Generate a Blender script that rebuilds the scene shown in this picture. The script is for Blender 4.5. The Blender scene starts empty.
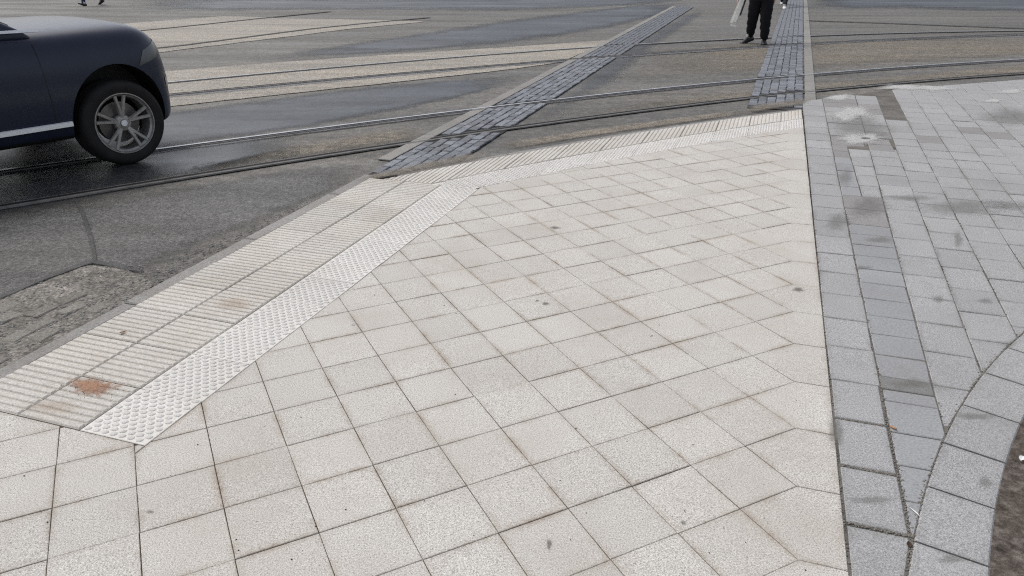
import bpy, bmesh, math, random
from mathutils import Vector, Matrix
random.seed(7)
sc = bpy.context.scene
col = sc.collection
R = math.radians

# ------------------------------------------------------------------ camera
CAM_H, PITCH, FPX = 1.65, 0.424546, 745.58
cd = bpy.data.cameras.new('camera'); cam = bpy.data.objects.new('camera', cd); col.objects.link(cam)
cd.sensor_width = 36.0; cd.lens = FPX/1024*36.0; cd.clip_start = 0.05; cd.clip_end = 3000
cam.location = (0, 0, CAM_H); cam.rotation_euler = (math.pi/2-PITCH, 0, 0)
sc.camera = cam
# ------------------------------------------------------------------ sky and sun (bright overcast)
SUN_EL, SUN_AZ = 55, 305          # elevation; compass bearing clockwise from +Y
w = bpy.data.worlds.new('World'); sc.world = w; w.use_nodes = True
wn = w.node_tree.nodes; wl = w.node_tree.links; wn.clear()
sky = wn.new('ShaderNodeTexSky'); sky.sky_type = 'NISHITA'; sky.sun_disc = False
sky.sun_elevation = R(SUN_EL); sky.sun_rotation = R(SUN_AZ)
sky.air_density = 1.0; sky.dust_density = 3.0; sky.ozone_density = 1.0
hs = wn.new('ShaderNodeHueSaturation'); hs.inputs['Saturation'].default_value = 0.46
bg = wn.new('ShaderNodeBackground'); bg.inputs['Strength'].default_value = 0.13
wo = wn.new('ShaderNodeOutputWorld')
wl.new(sky.outputs[0], hs.inputs['Color']); wl.new(hs.outputs[0], bg.inputs['Color']); wl.new(bg.outputs[0], wo.inputs['Surface'])
sd = bpy.data.lights.new('sun', 'SUN'); so = bpy.data.objects.new('sun', sd); col.objects.link(so)
sd.energy = 1.2; sd.angle = R(24); sd.color = (1.0, 0.955, 0.89)
az, el = R(SUN_AZ), R(SUN_EL)
sdir = Vector((math.sin(az)*math.cos(el), math.cos(az)*math.cos(el), math.sin(el)))
so.rotation_euler = sdir.to_track_quat('Z', 'Y').to_euler(); so.location = (-20, -10, 30)
sc.view_settings.view_transform = 'Standard'; sc.view_settings.look = 'None'
sc.view_settings.gamma = 1.0; sc.view_settings.use_curve_mapping = False
sc.view_settings.exposure = 0.38
sc.cycles.use_denoising = False; sc.cycles.filter_width = 1.15   # keep the grain of the stone crisp
sc.render.resolution_x = 1024; sc.render.resolution_y = 576

# ------------------------------------------------------------------ ground geometry
S = 0.25                            # side of a square slab in metres
ROAD = -0.03                        # the road lies 3 cm below the pavement
cp, sp_ = math.cos(PITCH), math.sin(PITCH)
def ray(x, y):
    a, b = (x-512)/FPX, (288-y)/FPX
    return Vector((a, cp+b*sp_, -sp_+b*cp))
def px(x, y, z=0.0):                # where the sight line of a photo point meets a level plane
    d = ray(x, y); t = (z-CAM_H)/d.z
    return Vector((d.x*t, d.y*t))
def atdepth(x, y, Y):
    d = ray(x, y); t = Y/d.y
    return Vector((d.x*t, Y, CAM_H+d.z*t))
TH = -1.10828                       # slab grid
GA = Vector((math.cos(TH), math.sin(TH))); GB = Vector((-math.sin(TH), math.cos(TH)))
G0 = Vector((1.62372, 8.09517))*S
def grid(i, j): return G0+(GA*i+GB*j)*S
UA = R(71.4)                        # run of the kerb, of the grey blocks and of the crossing
UD = Vector((math.cos(UA), math.sin(UA))); UN = Vector((math.sin(UA), -math.cos(UA)))
U0 = Vector((0.9900886, 1.68683476))
def uv(u, v): return U0+(UD*u+UN*v)*S
def inv_uv(p):
    q = p-U0; return q.dot(UD)/S, q.dot(UN)/S

# ------------------------------------------------------------------ mesh helpers
def clip(poly, n, c):               # keep n.p >= c
    out = []
    for k in range(len(poly)):
        a, b = poly[k], poly[(k+1) % len(poly)]
        da, db = n.dot(a)-c, n.dot(b)-c
        if da >= 0: out.append(a)
        if (da > 0 and db < 0) or (da < 0 and db > 0): out.append(a+(b-a)*(da/(da-db)))
    return out
def area(poly):
    return 0.5*sum(poly[k].x*poly[(k+1) % len(poly)].y-poly[(k+1) % len(poly)].x*poly[k].y for k in range(len(poly)))
def tidy(poly, eps=1e-4):
    out = []
    for p in poly:
        if not out or (p-out[-1]).length > eps: out.append(p)
    if len(out) > 1 and (out[0]-out[-1]).length < eps: out.pop()
    if len(out) >= 3 and area(out) < 0: out.reverse()
    return out
def inset(poly, d):                 # convex polygon, counter-clockwise
    res = list(poly)
    n = len(poly)
    for k in range(n):
        a, b = poly[k], poly[(k+1) % n]
        e = (b-a)
        if e.length < 1e-6: continue
        e.normalize(); nn = Vector((-e.y, e.x))
        res = clip(res, nn, nn.dot(a)+d)
        if len(res) < 3: return []
    return tidy(res)
class MB:
    def __init__(s): s.v = []; s.f = []; s.m = []; s.r = []
    def add(s, vs, fs, m=0):
        o = len(s.v); s.v += [tuple(q) for q in vs]; s.f += [tuple(o+i for i in f) for f in fs]; s.m += [m]*len(fs); s.r += [0.0]*len(vs)
    def slab(s, poly, zt, zb, bev=0.003, m=0, jit=0.0, rim=0.0):
        poly = tidy(poly)
        if len(poly) < 3: return False
        inn = inset(poly, bev)
        if len(inn) != len(poly):
            c = sum(poly, Vector((0, 0)))/len(poly)
            inn = [p+(c-p)*min(0.3, bev/max(1e-4, (c-p).length)) for p in poly]
        n = len(poly); V = []
        core = inset(poly, rim) if rim else []
        if rim and len(core) != n:
            c = sum(poly, Vector((0, 0)))/n; core = [p+(c-p)*0.6 for p in inn]
        for p in inn: V.append((p.x, p.y, zt+random.uniform(-jit, jit)))
        for p in poly: V.append((p.x, p.y, zt-bev*0.8))
        for p in poly: V.append((p.x, p.y, zb))
        F = [tuple(range(n))] if not rim else [tuple(range(3*n, 4*n))]
        for p in core: V.append((p.x, p.y, zt))
        for k in range(n):
            q = (k+1) % n
            if rim: F.append((3*n+k, k, q, 3*n+q))
            F.append((k, n+k, n+q, q)); F.append((n+k, 2*n+k, 2*n+q, n+q))
        s.add(V, F, m)
        if rim: s.r[-len(V):] = [1.0]*(3*n)+[0.0]*n
        return True
    def box(s, x0, x1, y0, y1, z0, z1, m=0):
        V = [(x, y, z) for z in (z0, z1) for y in (y0, y1) for x in (x0, x1)]
        s.add(V, [(0, 2, 3, 1), (4, 5, 7, 6), (0, 1, 5, 4), (2, 6, 7, 3), (0, 4, 6, 2), (1, 3, 7, 5)], m)
    def lathe(s, prof, axis_y=True, n=48, m=0, closed=False):   # prof: (radius, y)
        V = []; F = []; k = len(prof)
        for a in range(n):
            t = 2*math.pi*a/n
            for r, y in prof: V.append((r*math.cos(t), y, r*math.sin(t)))
        for a in range(n):
            b = (a+1) % n
            for i in range(k-1): F.append((a*k+i, b*k+i, b*k+i+1, a*k+i+1))
            if closed: F.append((a*k+k-1, b*k+k-1, b*k, a*k))
        s.add(V, F, m)
    def mesh(s, name, mats, smooth=False):
        me = bpy.data.meshes.new(name); me.from_pydata(s.v, [], s.f)
        for mm in (mats if isinstance(mats, (list, tuple)) else [mats]): me.materials.append(mm)
        me.polygons.foreach_set('material_index', s.m)
        if smooth: me.polygons.foreach_set('use_smooth', [True]*len(s.f))
        if any(s.r): me.attributes.new('rim', 'FLOAT', 'POINT').data.foreach_set('value', s.r)
        me.update(); return me
    def build(s, name, mats, parent=None, smooth=False, loc=None, rz=0.0):
        return link(name, s.mesh(name, mats, smooth), parent, loc, rz)
def link(name, me, parent=None, loc=None, rz=0.0):
    o = bpy.data.objects.new(name, me); col.objects.link(o)
    if parent: o.parent = parent
    if loc is not None: o.location = loc
    o.rotation_euler.z = rz
    return o
def tag(o, label=None, cat=None, group=None, kind=None):
    if label: o['label'] = label
    if cat: o['category'] = cat
    if group: o['group'] = group
    if kind: o['kind'] = kind
    return o
def empty(name, loc, rz=0.0):
    o = bpy.data.objects.new(name, None); col.objects.link(o); o.location = loc; o.rotation_euler.z = rz; o.empty_display_size = 0.2
    return o
def baked(o):                       # the evaluated mesh of an object with modifiers
    dg = bpy.context.evaluated_depsgraph_get()
    me = bpy.data.meshes.new_from_object(o.evaluated_get(dg)); return me
def sheet(name, pts, z, mat, parent=None):
    mb = MB(); mb.add([(p.x, p.y, z) for p in pts], [tuple(range(len(pts)))])
    return mb.build(name, mat, parent)
def set_fade(me, vals):
    at = me.attributes.new('fade', 'FLOAT', 'POINT'); at.data.foreach_set('value', vals)
def resample(pts, n):
    L = [0]
    for a, b in zip(pts, pts[1:]): L.append(L[-1]+(b-a).length)
    out = []
    for k in range(n+1):
        t = L[-1]*k/n; i = 0
        while i < len(pts)-2 and L[i+1] < t: i += 1
        f = (t-L[i])/max(1e-9, L[i+1]-L[i]); out.append(pts[i].lerp(pts[i+1], f))
    return out
def band(name, A, B, z, mat, parent=None, n=40, soft=0.12, ends=True):
    A = resample(A, n); B = resample(B, n)
    cs = (0, soft, 0.5, 1-soft, 1); V = []; F = []; fd = []
    for k in range(n+1):
        e = min(1.0, k/7, (n-k)/7) if ends else 1.0
        for c in cs:
            p = A[k].lerp(B[k], c); V.append((p.x, p.y, z)); fd.append(e*(0.0 if c in (0, 1) else 1.0))
    for k in range(n):
        for c in range(4): F.append((k*5+c, (k+1)*5+c, (k+1)*5+c+1, k*5+c+1))
    mb = MB(); mb.add(V, F); o = mb.build(name, mat, parent); set_fade(o.data, fd)
    if o.data.polygons[0].normal.z < 0: o.data.flip_normals()
    return o
def blob(name, pts, z, mat, parent=None, k=0.5, hump=0.0):
    P = resample(pts+[pts[0]], 48)[:-1]; c = sum(P, Vector((0, 0)))/len(P)
    n = len(P); V = []; fd = []
    for p in P: V.append((p.x, p.y, z)); fd.append(0.0)
    for p in P: q = c+(p-c)*k; V.append((q.x, q.y, z+hump)); fd.append(1.0)
    V.append((c.x, c.y, z+hump)); fd.append(1.0)
    F = []
    for i in range(n):
        j = (i+1) % n; F.append((i, j, n+j, n+i)); F.append((n+i, n+j, 2*n))
    mb = MB(); mb.add(V, F); o = mb.build(name, mat, parent); set_fade(o.data, fd)
    if o.data.polygons[0].normal.z < 0: o.data.flip_normals()
    return o
def oval(cx, cy, rx, ry, n=28, wob=0.25, z=0.0):      # irregular outline round a photo point
    ph = [random.uniform(0, 6.3) for _ in range(4)]; out = []
    for k in range(n):
        t = 2*math.pi*k/n
        r = 1+wob*(math.sin(2*t+ph[0])*0.4+math.sin(3*t+ph[1])*0.35+math.sin(5*t+ph[2])*0.3+math.sin(9*t+ph[3])*0.2)
        out.append(px(cx+rx*r*math.cos(t), cy+ry*r*math.sin(t), z))
    return out

# ------------------------------------------------------------------ materials
class NT:
    def __init__(s, name):
        s.mat = bpy.data.materials.new(name); s.mat.use_nodes = True
        s.t = s.mat.node_tree; s.t.nodes.clear()
        s.out = s.t.nodes.new('ShaderNodeOutputMaterial'); s.b = s.t.nodes.new('ShaderNodeBsdfPrincipled')
        s.t.links.new(s.b.outputs[0], s.out.inputs['Surface'])
        s.pos = s.t.nodes.new('ShaderNodeNewGeometry').outputs['Position']
    def n(s, t, **k):
        nd = s.t.nodes.new(t)
        for a, b in k.items(): setattr(nd, a, b)
        return nd
    def l(s, a, b): s.t.links.new(a, b)
    def put(s, sock, val):
        if hasattr(val, 'is_output'): s.l(val, sock)
        elif isinstance(val, tuple) and len(val) == 3: sock.default_value = (*val, 1)
        else: sock.default_value = val
    def noise(s, scale, detail=3, rough=0.55, vec=None, dist=0.0, stretch=None):
        nd = s.n('ShaderNodeTexNoise'); nd.inputs['Scale'].default_value = scale; nd.inputs['Detail'].default_value = detail
        nd.inputs['Roughness'].default_value = rough; nd.inputs['Distortion'].default_value = dist
        v = vec or s.pos
        if stretch:
            mp = s.n('ShaderNodeMapping'); mp.inputs['Rotation'].default_value = (0, 0, stretch[0]); mp.inputs['Scale'].default_value = (stretch[1], stretch[2], 1)
            s.l(v, mp.inputs['Vector']); v = mp.outputs[0]
        s.l(v, nd.inputs['Vector']); return nd.outputs['Fac']
    def ramp(s, fac, *st):
        nd = s.n('ShaderNodeValToRGB'); e = nd.color_ramp.elements
        while len(e) < len(st): e.new(0.5)
        for q, (p, c) in zip(e, st):
            q.position = p; q.color = (*c, 1) if isinstance(c, tuple) else (c, c, c, 1)
        s.l(fac, nd.inputs[0]); return nd.outputs[0]
    def mix(s, fac, a, b, mode='MIX'):
        nd = s.n('ShaderNodeMix'); nd.data_type = 'RGBA'; nd.blend_type = mode
        s.put(nd.inputs[0], fac); s.put(nd.inputs[6], a); s.put(nd.inputs[7], b); return nd.outputs[2]
    def math(s, op, a, b=0.0, clamp=False):
        nd = s.n('ShaderNodeMath'); nd.operation = op; nd.use_clamp = clamp
        s.put(nd.inputs[0], a); s.put(nd.inputs[1], b); return nd.outputs[0]
    def bump(s, h, strength=0.3, dist=0.002):
        nd = s.n('ShaderNodeBump'); nd.inputs['Strength'].default_value = strength; nd.inputs['Distance'].default_value = dist
        s.l(h, nd.inputs['Height']); s.l(nd.outputs[0], s.b.inputs['Normal'])
    def fin(s, color=None, rough=None, spec=None, metal=None):
        if color is not None: s.put(s.b.inputs['Base Color'], color)
        if rough is not None: s.put(s.b.inputs['Roughness'], rough)
        if spec is not None: s.b.inputs['Specular IOR Level'].default_value = spec
        if metal is not None: s.b.inputs['Metallic'].default_value = metal
        return s.mat
    def vary(s, c, amt=0.1):        # each object its own shade
        oi = s.n('ShaderNodeObjectInfo').outputs['Random']
        f = s.math('MULTIPLY_ADD', oi, amt); f.node.inputs[2].default_value = 1-amt*0.6
        hsv = s.n('ShaderNodeHueSaturation'); s.l(f, hsv.inputs['Value']); s.put(hsv.inputs['Color'], c); return hsv.outputs[0]
    def fade(s, edge=0.5, scale=6.0, width=0.12, amount=1.0, wild=1.6):   # ragged, worn edges for thin layers
        at = s.n('ShaderNodeAttribute'); at.attribute_name = 'fade'
        nz = s.noise(scale, 6, 0.65)
        a = s.math('ADD', at.outputs['Fac'], s.math('MULTIPLY', s.math('SUBTRACT', nz, 0.5), wild))
        mr = s.n('ShaderNodeMapRange'); mr.interpolation_type = 'SMOOTHSTEP'
        mr.inputs['From Min'].default_value = edge-width; mr.inputs['From Max'].default_value = edge+width; mr.inputs['To Max'].default_value = amount
        s.l(a, mr.inputs['Value']); s.l(mr.outputs[0], s.b.inputs['Alpha'])

def stone(name, base, dark, light, grain=150, vary=0.1, dirt=(0.30, 0.25, 0.19), edge=None, rough=0.85, spec=0.3, grain_amt=1.0, stain=0.35):
    t = NT(name)
    g1 = t.noise(grain, 3, 0.7); g2 = t.noise(grain*2.3, 2, 0.6)
    c = t.ramp(g1, (0.38, dark), (0.46, base), (0.55, base), (0.62, light))
    c = t.mix(0.5*grain_amt, c, t.ramp(g2, (0.38, dark), (0.5, base), (0.62, light)))
    big = t.noise(1.7, 5, 0.6)
    c = t.mix(t.math('MULTIPLY', t.ramp(big, (0.42, 0.0), (0.72, 1.0)), stain), c, t.mix(1.0, c, dirt, 'MULTIPLY') if False else dirt)
    med = t.noise(9, 4, 0.65)
    c = t.mix(t.math('MULTIPLY', t.ramp(med, (0.55, 0.0), (0.75, 1.0)), 0.22), c, dirt)
    if edge:                        # brown grime creeping in from the joints, in patches
        at = t.n('ShaderNodeAttribute'); at.attribute_name = 'rim'
        pn = t.ramp(t.noise(4.2, 4, 0.6), (0.42, 0.03), (0.66, 0.9))
        fine = t.ramp(t.noise(60, 3), (0.3, 0.3), (0.7, 1.0))
        f = t.math('MULTIPLY', t.math('MULTIPLY', t.math('POWER', at.outputs['Fac'], 1.6), pn), fine)
        c = t.mix(t.math('MULTIPLY', f, 0.85), c, edge)
    c = t.vary(c, vary)
    t.bump(g1, 0.14, 0.0012)
    return t.fin(c, rough, spec)

M = {}
M['white_slab'] = stone('white_slab', (0.52, 0.496, 0.455), (0.13, 0.117, 0.10), (0.84, 0.82, 0.775), 190, 0.085, (0.395, 0.355, 0.305), edge=(0.21, 0.15, 0.092), stain=0.5)
M['ridged'] = stone('ridged_slab', (0.565, 0.535, 0.48), (0.36, 0.345, 0.32), (0.70, 0.685, 0.655), 110, 0.12, (0.42, 0.365, 0.30), grain_amt=0.6, stain=0.4)
M['ridge_base'] = stone('ridged_slab_groove', (0.485, 0.455, 0.405), (0.34, 0.315, 0.28), (0.57, 0.545, 0.50), 110, 0.15, (0.22, 0.18, 0.135), grain_amt=0.6, stain=0.5)
M['dome'] = stone('worn_dome', (0.58, 0.56, 0.525), (0.42, 0.41, 0.40), (0.68, 0.67, 0.66), 110, 0.1, (0.36, 0.33, 0.29), grain_amt=0.5)
M['domed'] = stone('domed_slab', (0.68, 0.655, 0.605), (0.46, 0.445, 0.42), (0.78, 0.77, 0.75), 120, 0.08, (0.44, 0.40, 0.345), grain_amt=0.6, stain=0.35)
M['grey_block'] = stone('grey_block', (0.335, 0.335, 0.335), (0.11, 0.11, 0.11), (0.58, 0.58, 0.58), 170, 0.14, (0.215, 0.205, 0.192), edge=(0.135, 0.128, 0.115), stain=0.34)
M['smooth_block'] = stone('smooth_block', (0.30, 0.305, 0.31), (0.22, 0.22, 0.225), (0.37, 0.375, 0.38), 110, 0.14, (0.19, 0.18, 0.165), rough=0.65, grain_amt=0.4)
M['dark_fill'] = stone('dark_fill', (0.275, 0.272, 0.266), (0.18, 0.14, 0.135), (0.29, 0.285, 0.28), 90, 0.1, (0.165, 0.16, 0.15), grain_amt=0.6)
M['dark_block'] = stone('dark_block', (0.20, 0.197, 0.19), (0.12, 0.118, 0.113), (0.27, 0.265, 0.26), 120, 0.1, (0.15, 0.142, 0.13), grain_amt=0.8)
M['kerb'] = stone('kerb_stone', (0.27, 0.26, 0.245), (0.17, 0.165, 0.155), (0.36, 0.35, 0.33), 90, 0.15, (0.14, 0.125, 0.11), grain_amt=0.5)
M['edging'] = stone('edging_stone', (0.25, 0.24, 0.222), (0.17, 0.165, 0.155), (0.33, 0.32, 0.30), 70, 0.15, (0.15, 0.14, 0.125), grain_amt=0.5)
M['sett'] = stone('sett', (0.165, 0.173, 0.193), (0.10, 0.105, 0.118), (0.24, 0.248, 0.268), 60, 0.6, (0.11, 0.105, 0.10), rough=0.62, spec=0.4, grain_amt=0.5, stain=0.25)
def bedmat(name, c1, c2):
    t = NT(name); g = t.noise(70, 5, 0.7); b = t.noise(3.0, 4)
    c = t.mix(t.ramp(b, (0.35, 0.0), (0.68, 1.0)), c1, c2); c = t.mix(0.6, c, t.ramp(g, (0.3, 0.25), (0.7, 1.0)), 'MULTIPLY')
    t.bump(g, 0.8, 0.004); return t.fin(c, 0.95, 0.1)
M['joint'] = bedmat('joint_sand', (0.06, 0.048, 0.037), (0.19, 0.14, 0.09))
M['grey_joint'] = bedmat('grey_joint_sand', (0.12, 0.113, 0.104), (0.25, 0.235, 0.212))
M['pale_joint'] = bedmat('pale_joint', (0.085, 0.085, 0.09), (0.14, 0.135, 0.13))
M['dark_joint'] = bedmat('dark_joint', (0.035, 0.035, 0.037), (0.10, 0.096, 0.09))

def asphalt(name, c1, c2, r1, r2, spec=0.5, big=0.35, alpha=None, streak=True, grain=110, mott=0.8):
    t = NT(name)
    st = t.noise(big, 6, 0.62, stretch=(R(-31), 0.35, 1.6) if streak else None)
    c = t.mix(t.ramp(st, (0.36, 0.0), (0.66, 1.0)), c1, c2)
    g = t.noise(grain, 3, 0.75); g2 = t.noise(15, 5, 0.75)
    c = t.mix(0.9, c, t.ramp(g, (0.30, 0.30), (0.5, 0.95), (0.70, 2.0)), 'MULTIPLY')
    c = t.mix(mott, c, t.ramp(g2, (0.34, 0.55), (0.5, 1.0), (0.66, 1.55)), 'MULTIPLY')
    s2 = t.noise(2.6, 5, 0.65, stretch=(R(-31), 0.10, 1.5))
    c = t.mix(0.55, c, t.ramp(s2, (0.32, 0.62), (0.5, 1.0), (0.68, 1.36)), 'MULTIPLY')
    sp = t.noise(34, 2, 0.5)
    c = t.mix(t.math('MULTIPLY', t.ramp(sp, (0.73, 0.0), (0.78, 1.0)), 0.6), c, (0.32, 0.31, 0.29))
    rr = t.noise(0.8, 5, 0.6, stretch=(R(-31), 0.4, 1.5))
    rg = t.ramp(rr, (0.35, r1), (0.65, r2))
    t.bump(g, 0.5, 0.003)
    if alpha: t.fade(*alpha)
    return t.fin(c, rg, spec)
M['road'] = asphalt('road_asphalt', (0.092, 0.087, 0.079), (0.143, 0.133, 0.117), 0.58, 0.85, 0.4)
M['near_road'] = asphalt('near_asphalt', (0.088, 0.086, 0.084), (0.138, 0.133, 0.126), 0.6, 0.85, 0.35, alpha=(0.5, 4.0, 0.5, 0.9, 0.8), grain=62, mott=0.35)
M['damp'] = asphalt('damp_asphalt', (0.028, 0.031, 0.038), (0.05, 0.053, 0.06), 0.40, 0.58, 0.4, alpha=(0.5, 1.6, 0.5, 1.0, 1.1))
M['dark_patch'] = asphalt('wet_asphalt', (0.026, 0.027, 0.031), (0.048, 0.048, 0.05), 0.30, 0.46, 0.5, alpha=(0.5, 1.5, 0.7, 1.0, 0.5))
M['damp_film'] = asphalt('damp_film', (0.05, 0.053, 0.062), (0.075, 0.078, 0.086), 0.42, 0.6, 0.4, alpha=(0.6, 1.6, 0.7, 0.7, 1.0))
M['tar'] = asphalt('tar_seal', (0.035, 0.035, 0.036), (0.06, 0.058, 0.056), 0.5, 0.7, 0.4, alpha=(0.5, 12.0, 0.45, 0.9))
M['track_bed'] = asphalt('track_concrete', (0.30, 0.272, 0.228), (0.235, 0.215, 0.184), 0.65, 0.85, 0.35, alpha=(0.42, 1.6, 0.16, 1.0, 0.9), grain=60, mott=0.4)
M['rail_mortar'] = asphalt('rail_mortar', (0.15, 0.152, 0.16), (0.10, 0.10, 0.105), 0.40, 0.6, 0.5, alpha=(0.6, 2.5, 0.5, 0.7), grain=60)
M['dust'] = asphalt('dusty_asphalt', (0.235, 0.205, 0.165), (0.19, 0.17, 0.14), 0.75, 0.9, 0.3, alpha=(0.6, 1.3, 0.6, 0.75, 1.2), grain=80)
M['rubble'] = asphalt('broken_asphalt', (0.21, 0.195, 0.172), (0.13, 0.12, 0.108), 0.8, 0.95, 0.2, big=3.0, streak=False, grain=55, alpha=(0.4, 9, 0.15))
def layer(name, c1, c2, alpha, rough=0.9, grain=90, spec=0.3):
    t = NT(name); g = t.noise(grain, 4, 0.7)
    c = t.mix(t.ramp(g, (0.3, 0.0), (0.7, 1.0)), c1, c2); t.bump(g, 0.4, 0.002); t.fade(*alpha); return t.fin(c, rough, spec)
M['mortar_smear'] = layer('mortar_smear', (0.46, 0.455, 0.44), (0.58, 0.575, 0.56), (0.62, 30, 0.6, 0.82, 1.7))
M['grit_stain'] = layer('grit_stain', (0.17, 0.163, 0.152), (0.25, 0.24, 0.225), (0.6, 18, 0.6, 0.42, 1.2))
M['brown_sand'] = layer('brown_sand', (0.25, 0.13, 0.078), (0.46, 0.285, 0.19), (0.62, 55, 0.5, 0.9, 1.9), grain=190)
M['rust_stain'] = layer('rust_stain', (0.40, 0.285, 0.19), (0.46, 0.36, 0.27), (0.75, 10, 0.7, 0.30), grain=120)
M['dark_stain'] = layer('dark_stain', (0.10, 0.095, 0.09), (0.18, 0.165, 0.15), (0.6, 40, 0.5, 0.6, 1.2))
def plain(name, c, rough=0.5, metal=0.0, spec=0.5, nz=0.0, scale=30):
    t = NT(name)
    if nz:
        g = t.noise(scale, 4, 0.6); cc = t.mix(t.ramp(g, (0.3, 0.0), (0.7, 1.0)), tuple(x*(1-nz) for x in c), tuple(min(1, x*(1+nz)) for x in c))
        t.bump(g, 0.15, 0.002); return t.fin(cc, rough, spec, metal)
    return t.fin(c, rough, spec, metal)
M['steel'] = plain('rail_steel', (0.40, 0.41, 0.43), 0.36, 0.55, 0.5, 0.3, 14)
M['dull_steel'] = plain('dull_rail_steel', (0.125, 0.118, 0.11), 0.75, 0.0, 0.3, 0.35, 9)
M['groove'] = plain('rail_groove_shade', (0.012, 0.012, 0.014), 0.8, 0, 0.2, 0.3, 20)  # near-black colour holds the shade of a deeper, grimy groove
def soilmat():
    t = NT('soil'); a = t.noise(28, 6, 0.7); b = t.noise(5, 3)
    c = t.ramp(a, (0.28, (0.022, 0.018, 0.015)), (0.5, (0.10, 0.084, 0.072)), (0.72, (0.24, 0.215, 0.19)))
    c = t.mix(t.math('MULTIPLY', t.ramp(b, (0.4, 0.0), (0.7, 1.0)), 0.4), c, (0.10, 0.075, 0.055)); t.bump(a, 1.0, 0.012); return t.fin(c, 0.95, 0.15)
M['soil'] = soilmat()
M['joint_grit'] = stone('joint_grit', (0.20, 0.185, 0.16), (0.07, 0.062, 0.053), (0.34, 0.32, 0.285), 260, 0.0, (0.12, 0.10, 0.08))
M['speck'] = plain('dark_speck', (0.06, 0.045, 0.035), 0.9, 0, 0.2, 0.4, 90)
M['pebble'] = stone('pebble', (0.13, 0.115, 0.10), (0.05, 0.045, 0.04), (0.25, 0.23, 0.21), 90, 0.2, (0.08, 0.065, 0.05))

# ------------------------------------------------------------------ road
road = sheet('road', [Vector(p) for p in ((-400, -300), (400, -300), (400, 900), (-400, 900))], ROAD, M['road']); tag(road, kind='structure')
def pl(*pts, z=ROAD): return [px(x, y, z) for x, y in pts]
def qfit(P):                        # least squares parabola y(x)
    n = len(P); A = [[sum(p.x**(a+b) for p in P) for b in range(3)] for a in range(3)]
    bb = [sum(p.y*p.x**a for p in P) for a in range(3)]
    m = Matrix(A); return tuple(m.inverted() @ Vector(bb))
def curve(P, x0, x1, lo, hi, n=90): # parabola through the points, straight on beyond them
    a, b, c = qfit(P); out = []
    for k in range(n+1):
        x = x0+(x1-x0)*k/n; xc = min(max(x, lo), hi); y = a+b*xc+c*xc*xc+(b+2*c*xc)*(x-xc); out.append(Vector((x, y)))
    return out
def offset(P, d):
    out = []
    for k in range(len(P)):
        t = (P[min(k+1, len(P)-1)]-P[max(k-1, 0)]).normalized(); out.append(P[k]+Vector((-t.y, t.x))*d)
    return out
R1 = curve(pl((0, 211.7), (160, 181.7), (256, 165.7), (340, 154.6), (500, 131.4), (768, 97.2), (901, 84), (1024, 74)), -14, 16, -4, 8)
R2 = curve(pl((0, 173.3), (100, 160), (150, 151.7), (256, 137.3), (356, 125), (496, 108.3), (578.7, 100), (768, 80), (851, 70.7), (1024, 60.7)), -14, 18, -4.5, 9)
R3 = curve(pl((160, 96), (256, 87.3), (512, 65.7), (612, 59.3), (768, 45), (811, 43), (1024, 35)), -16, 22, -5, 12)
R4 = curve(pl((256, 75), (422, 60), (512, 55), (578.7, 50), (638.7, 45), (695, 41.7), (742, 39.3), (806, 36), (1001, 32)), -16, 22, -5, 12)
R5 = resample(pl((-60, 52), (60, 39), (180, 27.4), (271, 17.8), (330, 12)), 40)
R6 = resample(pl((-60, 72), (60, 59), (180, 46.5), (307, 30), (368, 23.6), (430, 18)), 40)
R7 = resample(pl((806, 21), (880, 23.5), (1024, 29), (1200, 36)), 30)
Z1, Z2, Z3, Z4 = ROAD+0.004, ROAD+0.008, ROAD+0.012, ROAD+0.016
# worn and patched surfaces, each a thin layer of its own
def surf(o): return tag(o, kind='structure')
surf(band('track_bed', pl((-160, 100), (0, 85), (163, 71.5), (256, 64), (384, 55), (512, 46.8), (612, 40)), pl((-160, 150), (0, 127), (160, 108.5), (256, 98.3), (384, 84.5), (512, 70), (560, 63)), Z2, M['track_bed'], soft=0.04, ends=False))
surf(band('track_bed', pl((60, 29), (133, 23), (226, 15.7), (290, 18.5), (369, 20), (420, 21.4)), pl((60, 67), (163, 53), (256, 41.5), (300, 36), (349, 29.5), (424, 22.2)), Z2, M['track_bed'], soft=0.04, ends=False))
surf(band('damp_asphalt', pl((-200, 185), (0, 140), (160, 112), (330, 90), (470, 78), (530, 72)), pl((-200, 250), (0, 205), (160, 150), (300, 131), (420, 108), (520, 84)), Z1, M['damp'], soft=0.2))
surf(band('damp_asphalt', pl((250, 57), (400, 36), (500, 20), (640, 4), (700, 1)), pl((250, 62), (400, 53), (520, 44), (610, 30), (680, 12)), Z1, M['damp'], soft=0.25))
surf(band('damp_asphalt', pl((120, -2), (300, -2), (500, -2), (760, -4)), pl((120, 14), (300, 11), (500, 12), (640, 6)), Z1, M['damp'], soft=0.3))
surf(band('damp_asphalt', pl((800, -12), (900, -9), (1150, -9)), pl((800, 11), (900, 10), (1150, 17)), Z1, M['damp'], soft=0.2))
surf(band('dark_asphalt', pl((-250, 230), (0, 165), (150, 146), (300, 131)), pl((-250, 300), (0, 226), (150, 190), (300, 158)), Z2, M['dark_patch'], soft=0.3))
surf(band('near_asphalt', pl((-200, 290), (0, 217), (160, 188), (300, 167), (380, 160)), pl((-200, 420), (0, 352), (140, 280), (270, 222), (360, 180)), Z1, M['near_road'], soft=0.2))
surf(band('damp_asphalt', pl((692, 10), (628, 46), (562, 92), (510, 128)), pl((712, 10), (658, 46), (604, 92), (552, 126)), Z2, M['damp_film'], soft=0.45))
surf(band('dusty_asphalt', pl((640, 47), (800, 40), (1024, 38), (1250, 34)), pl((600, 84), (800, 70), (1024, 56), (1250, 48)), Z1, M['dust'], soft=0.15))
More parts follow.
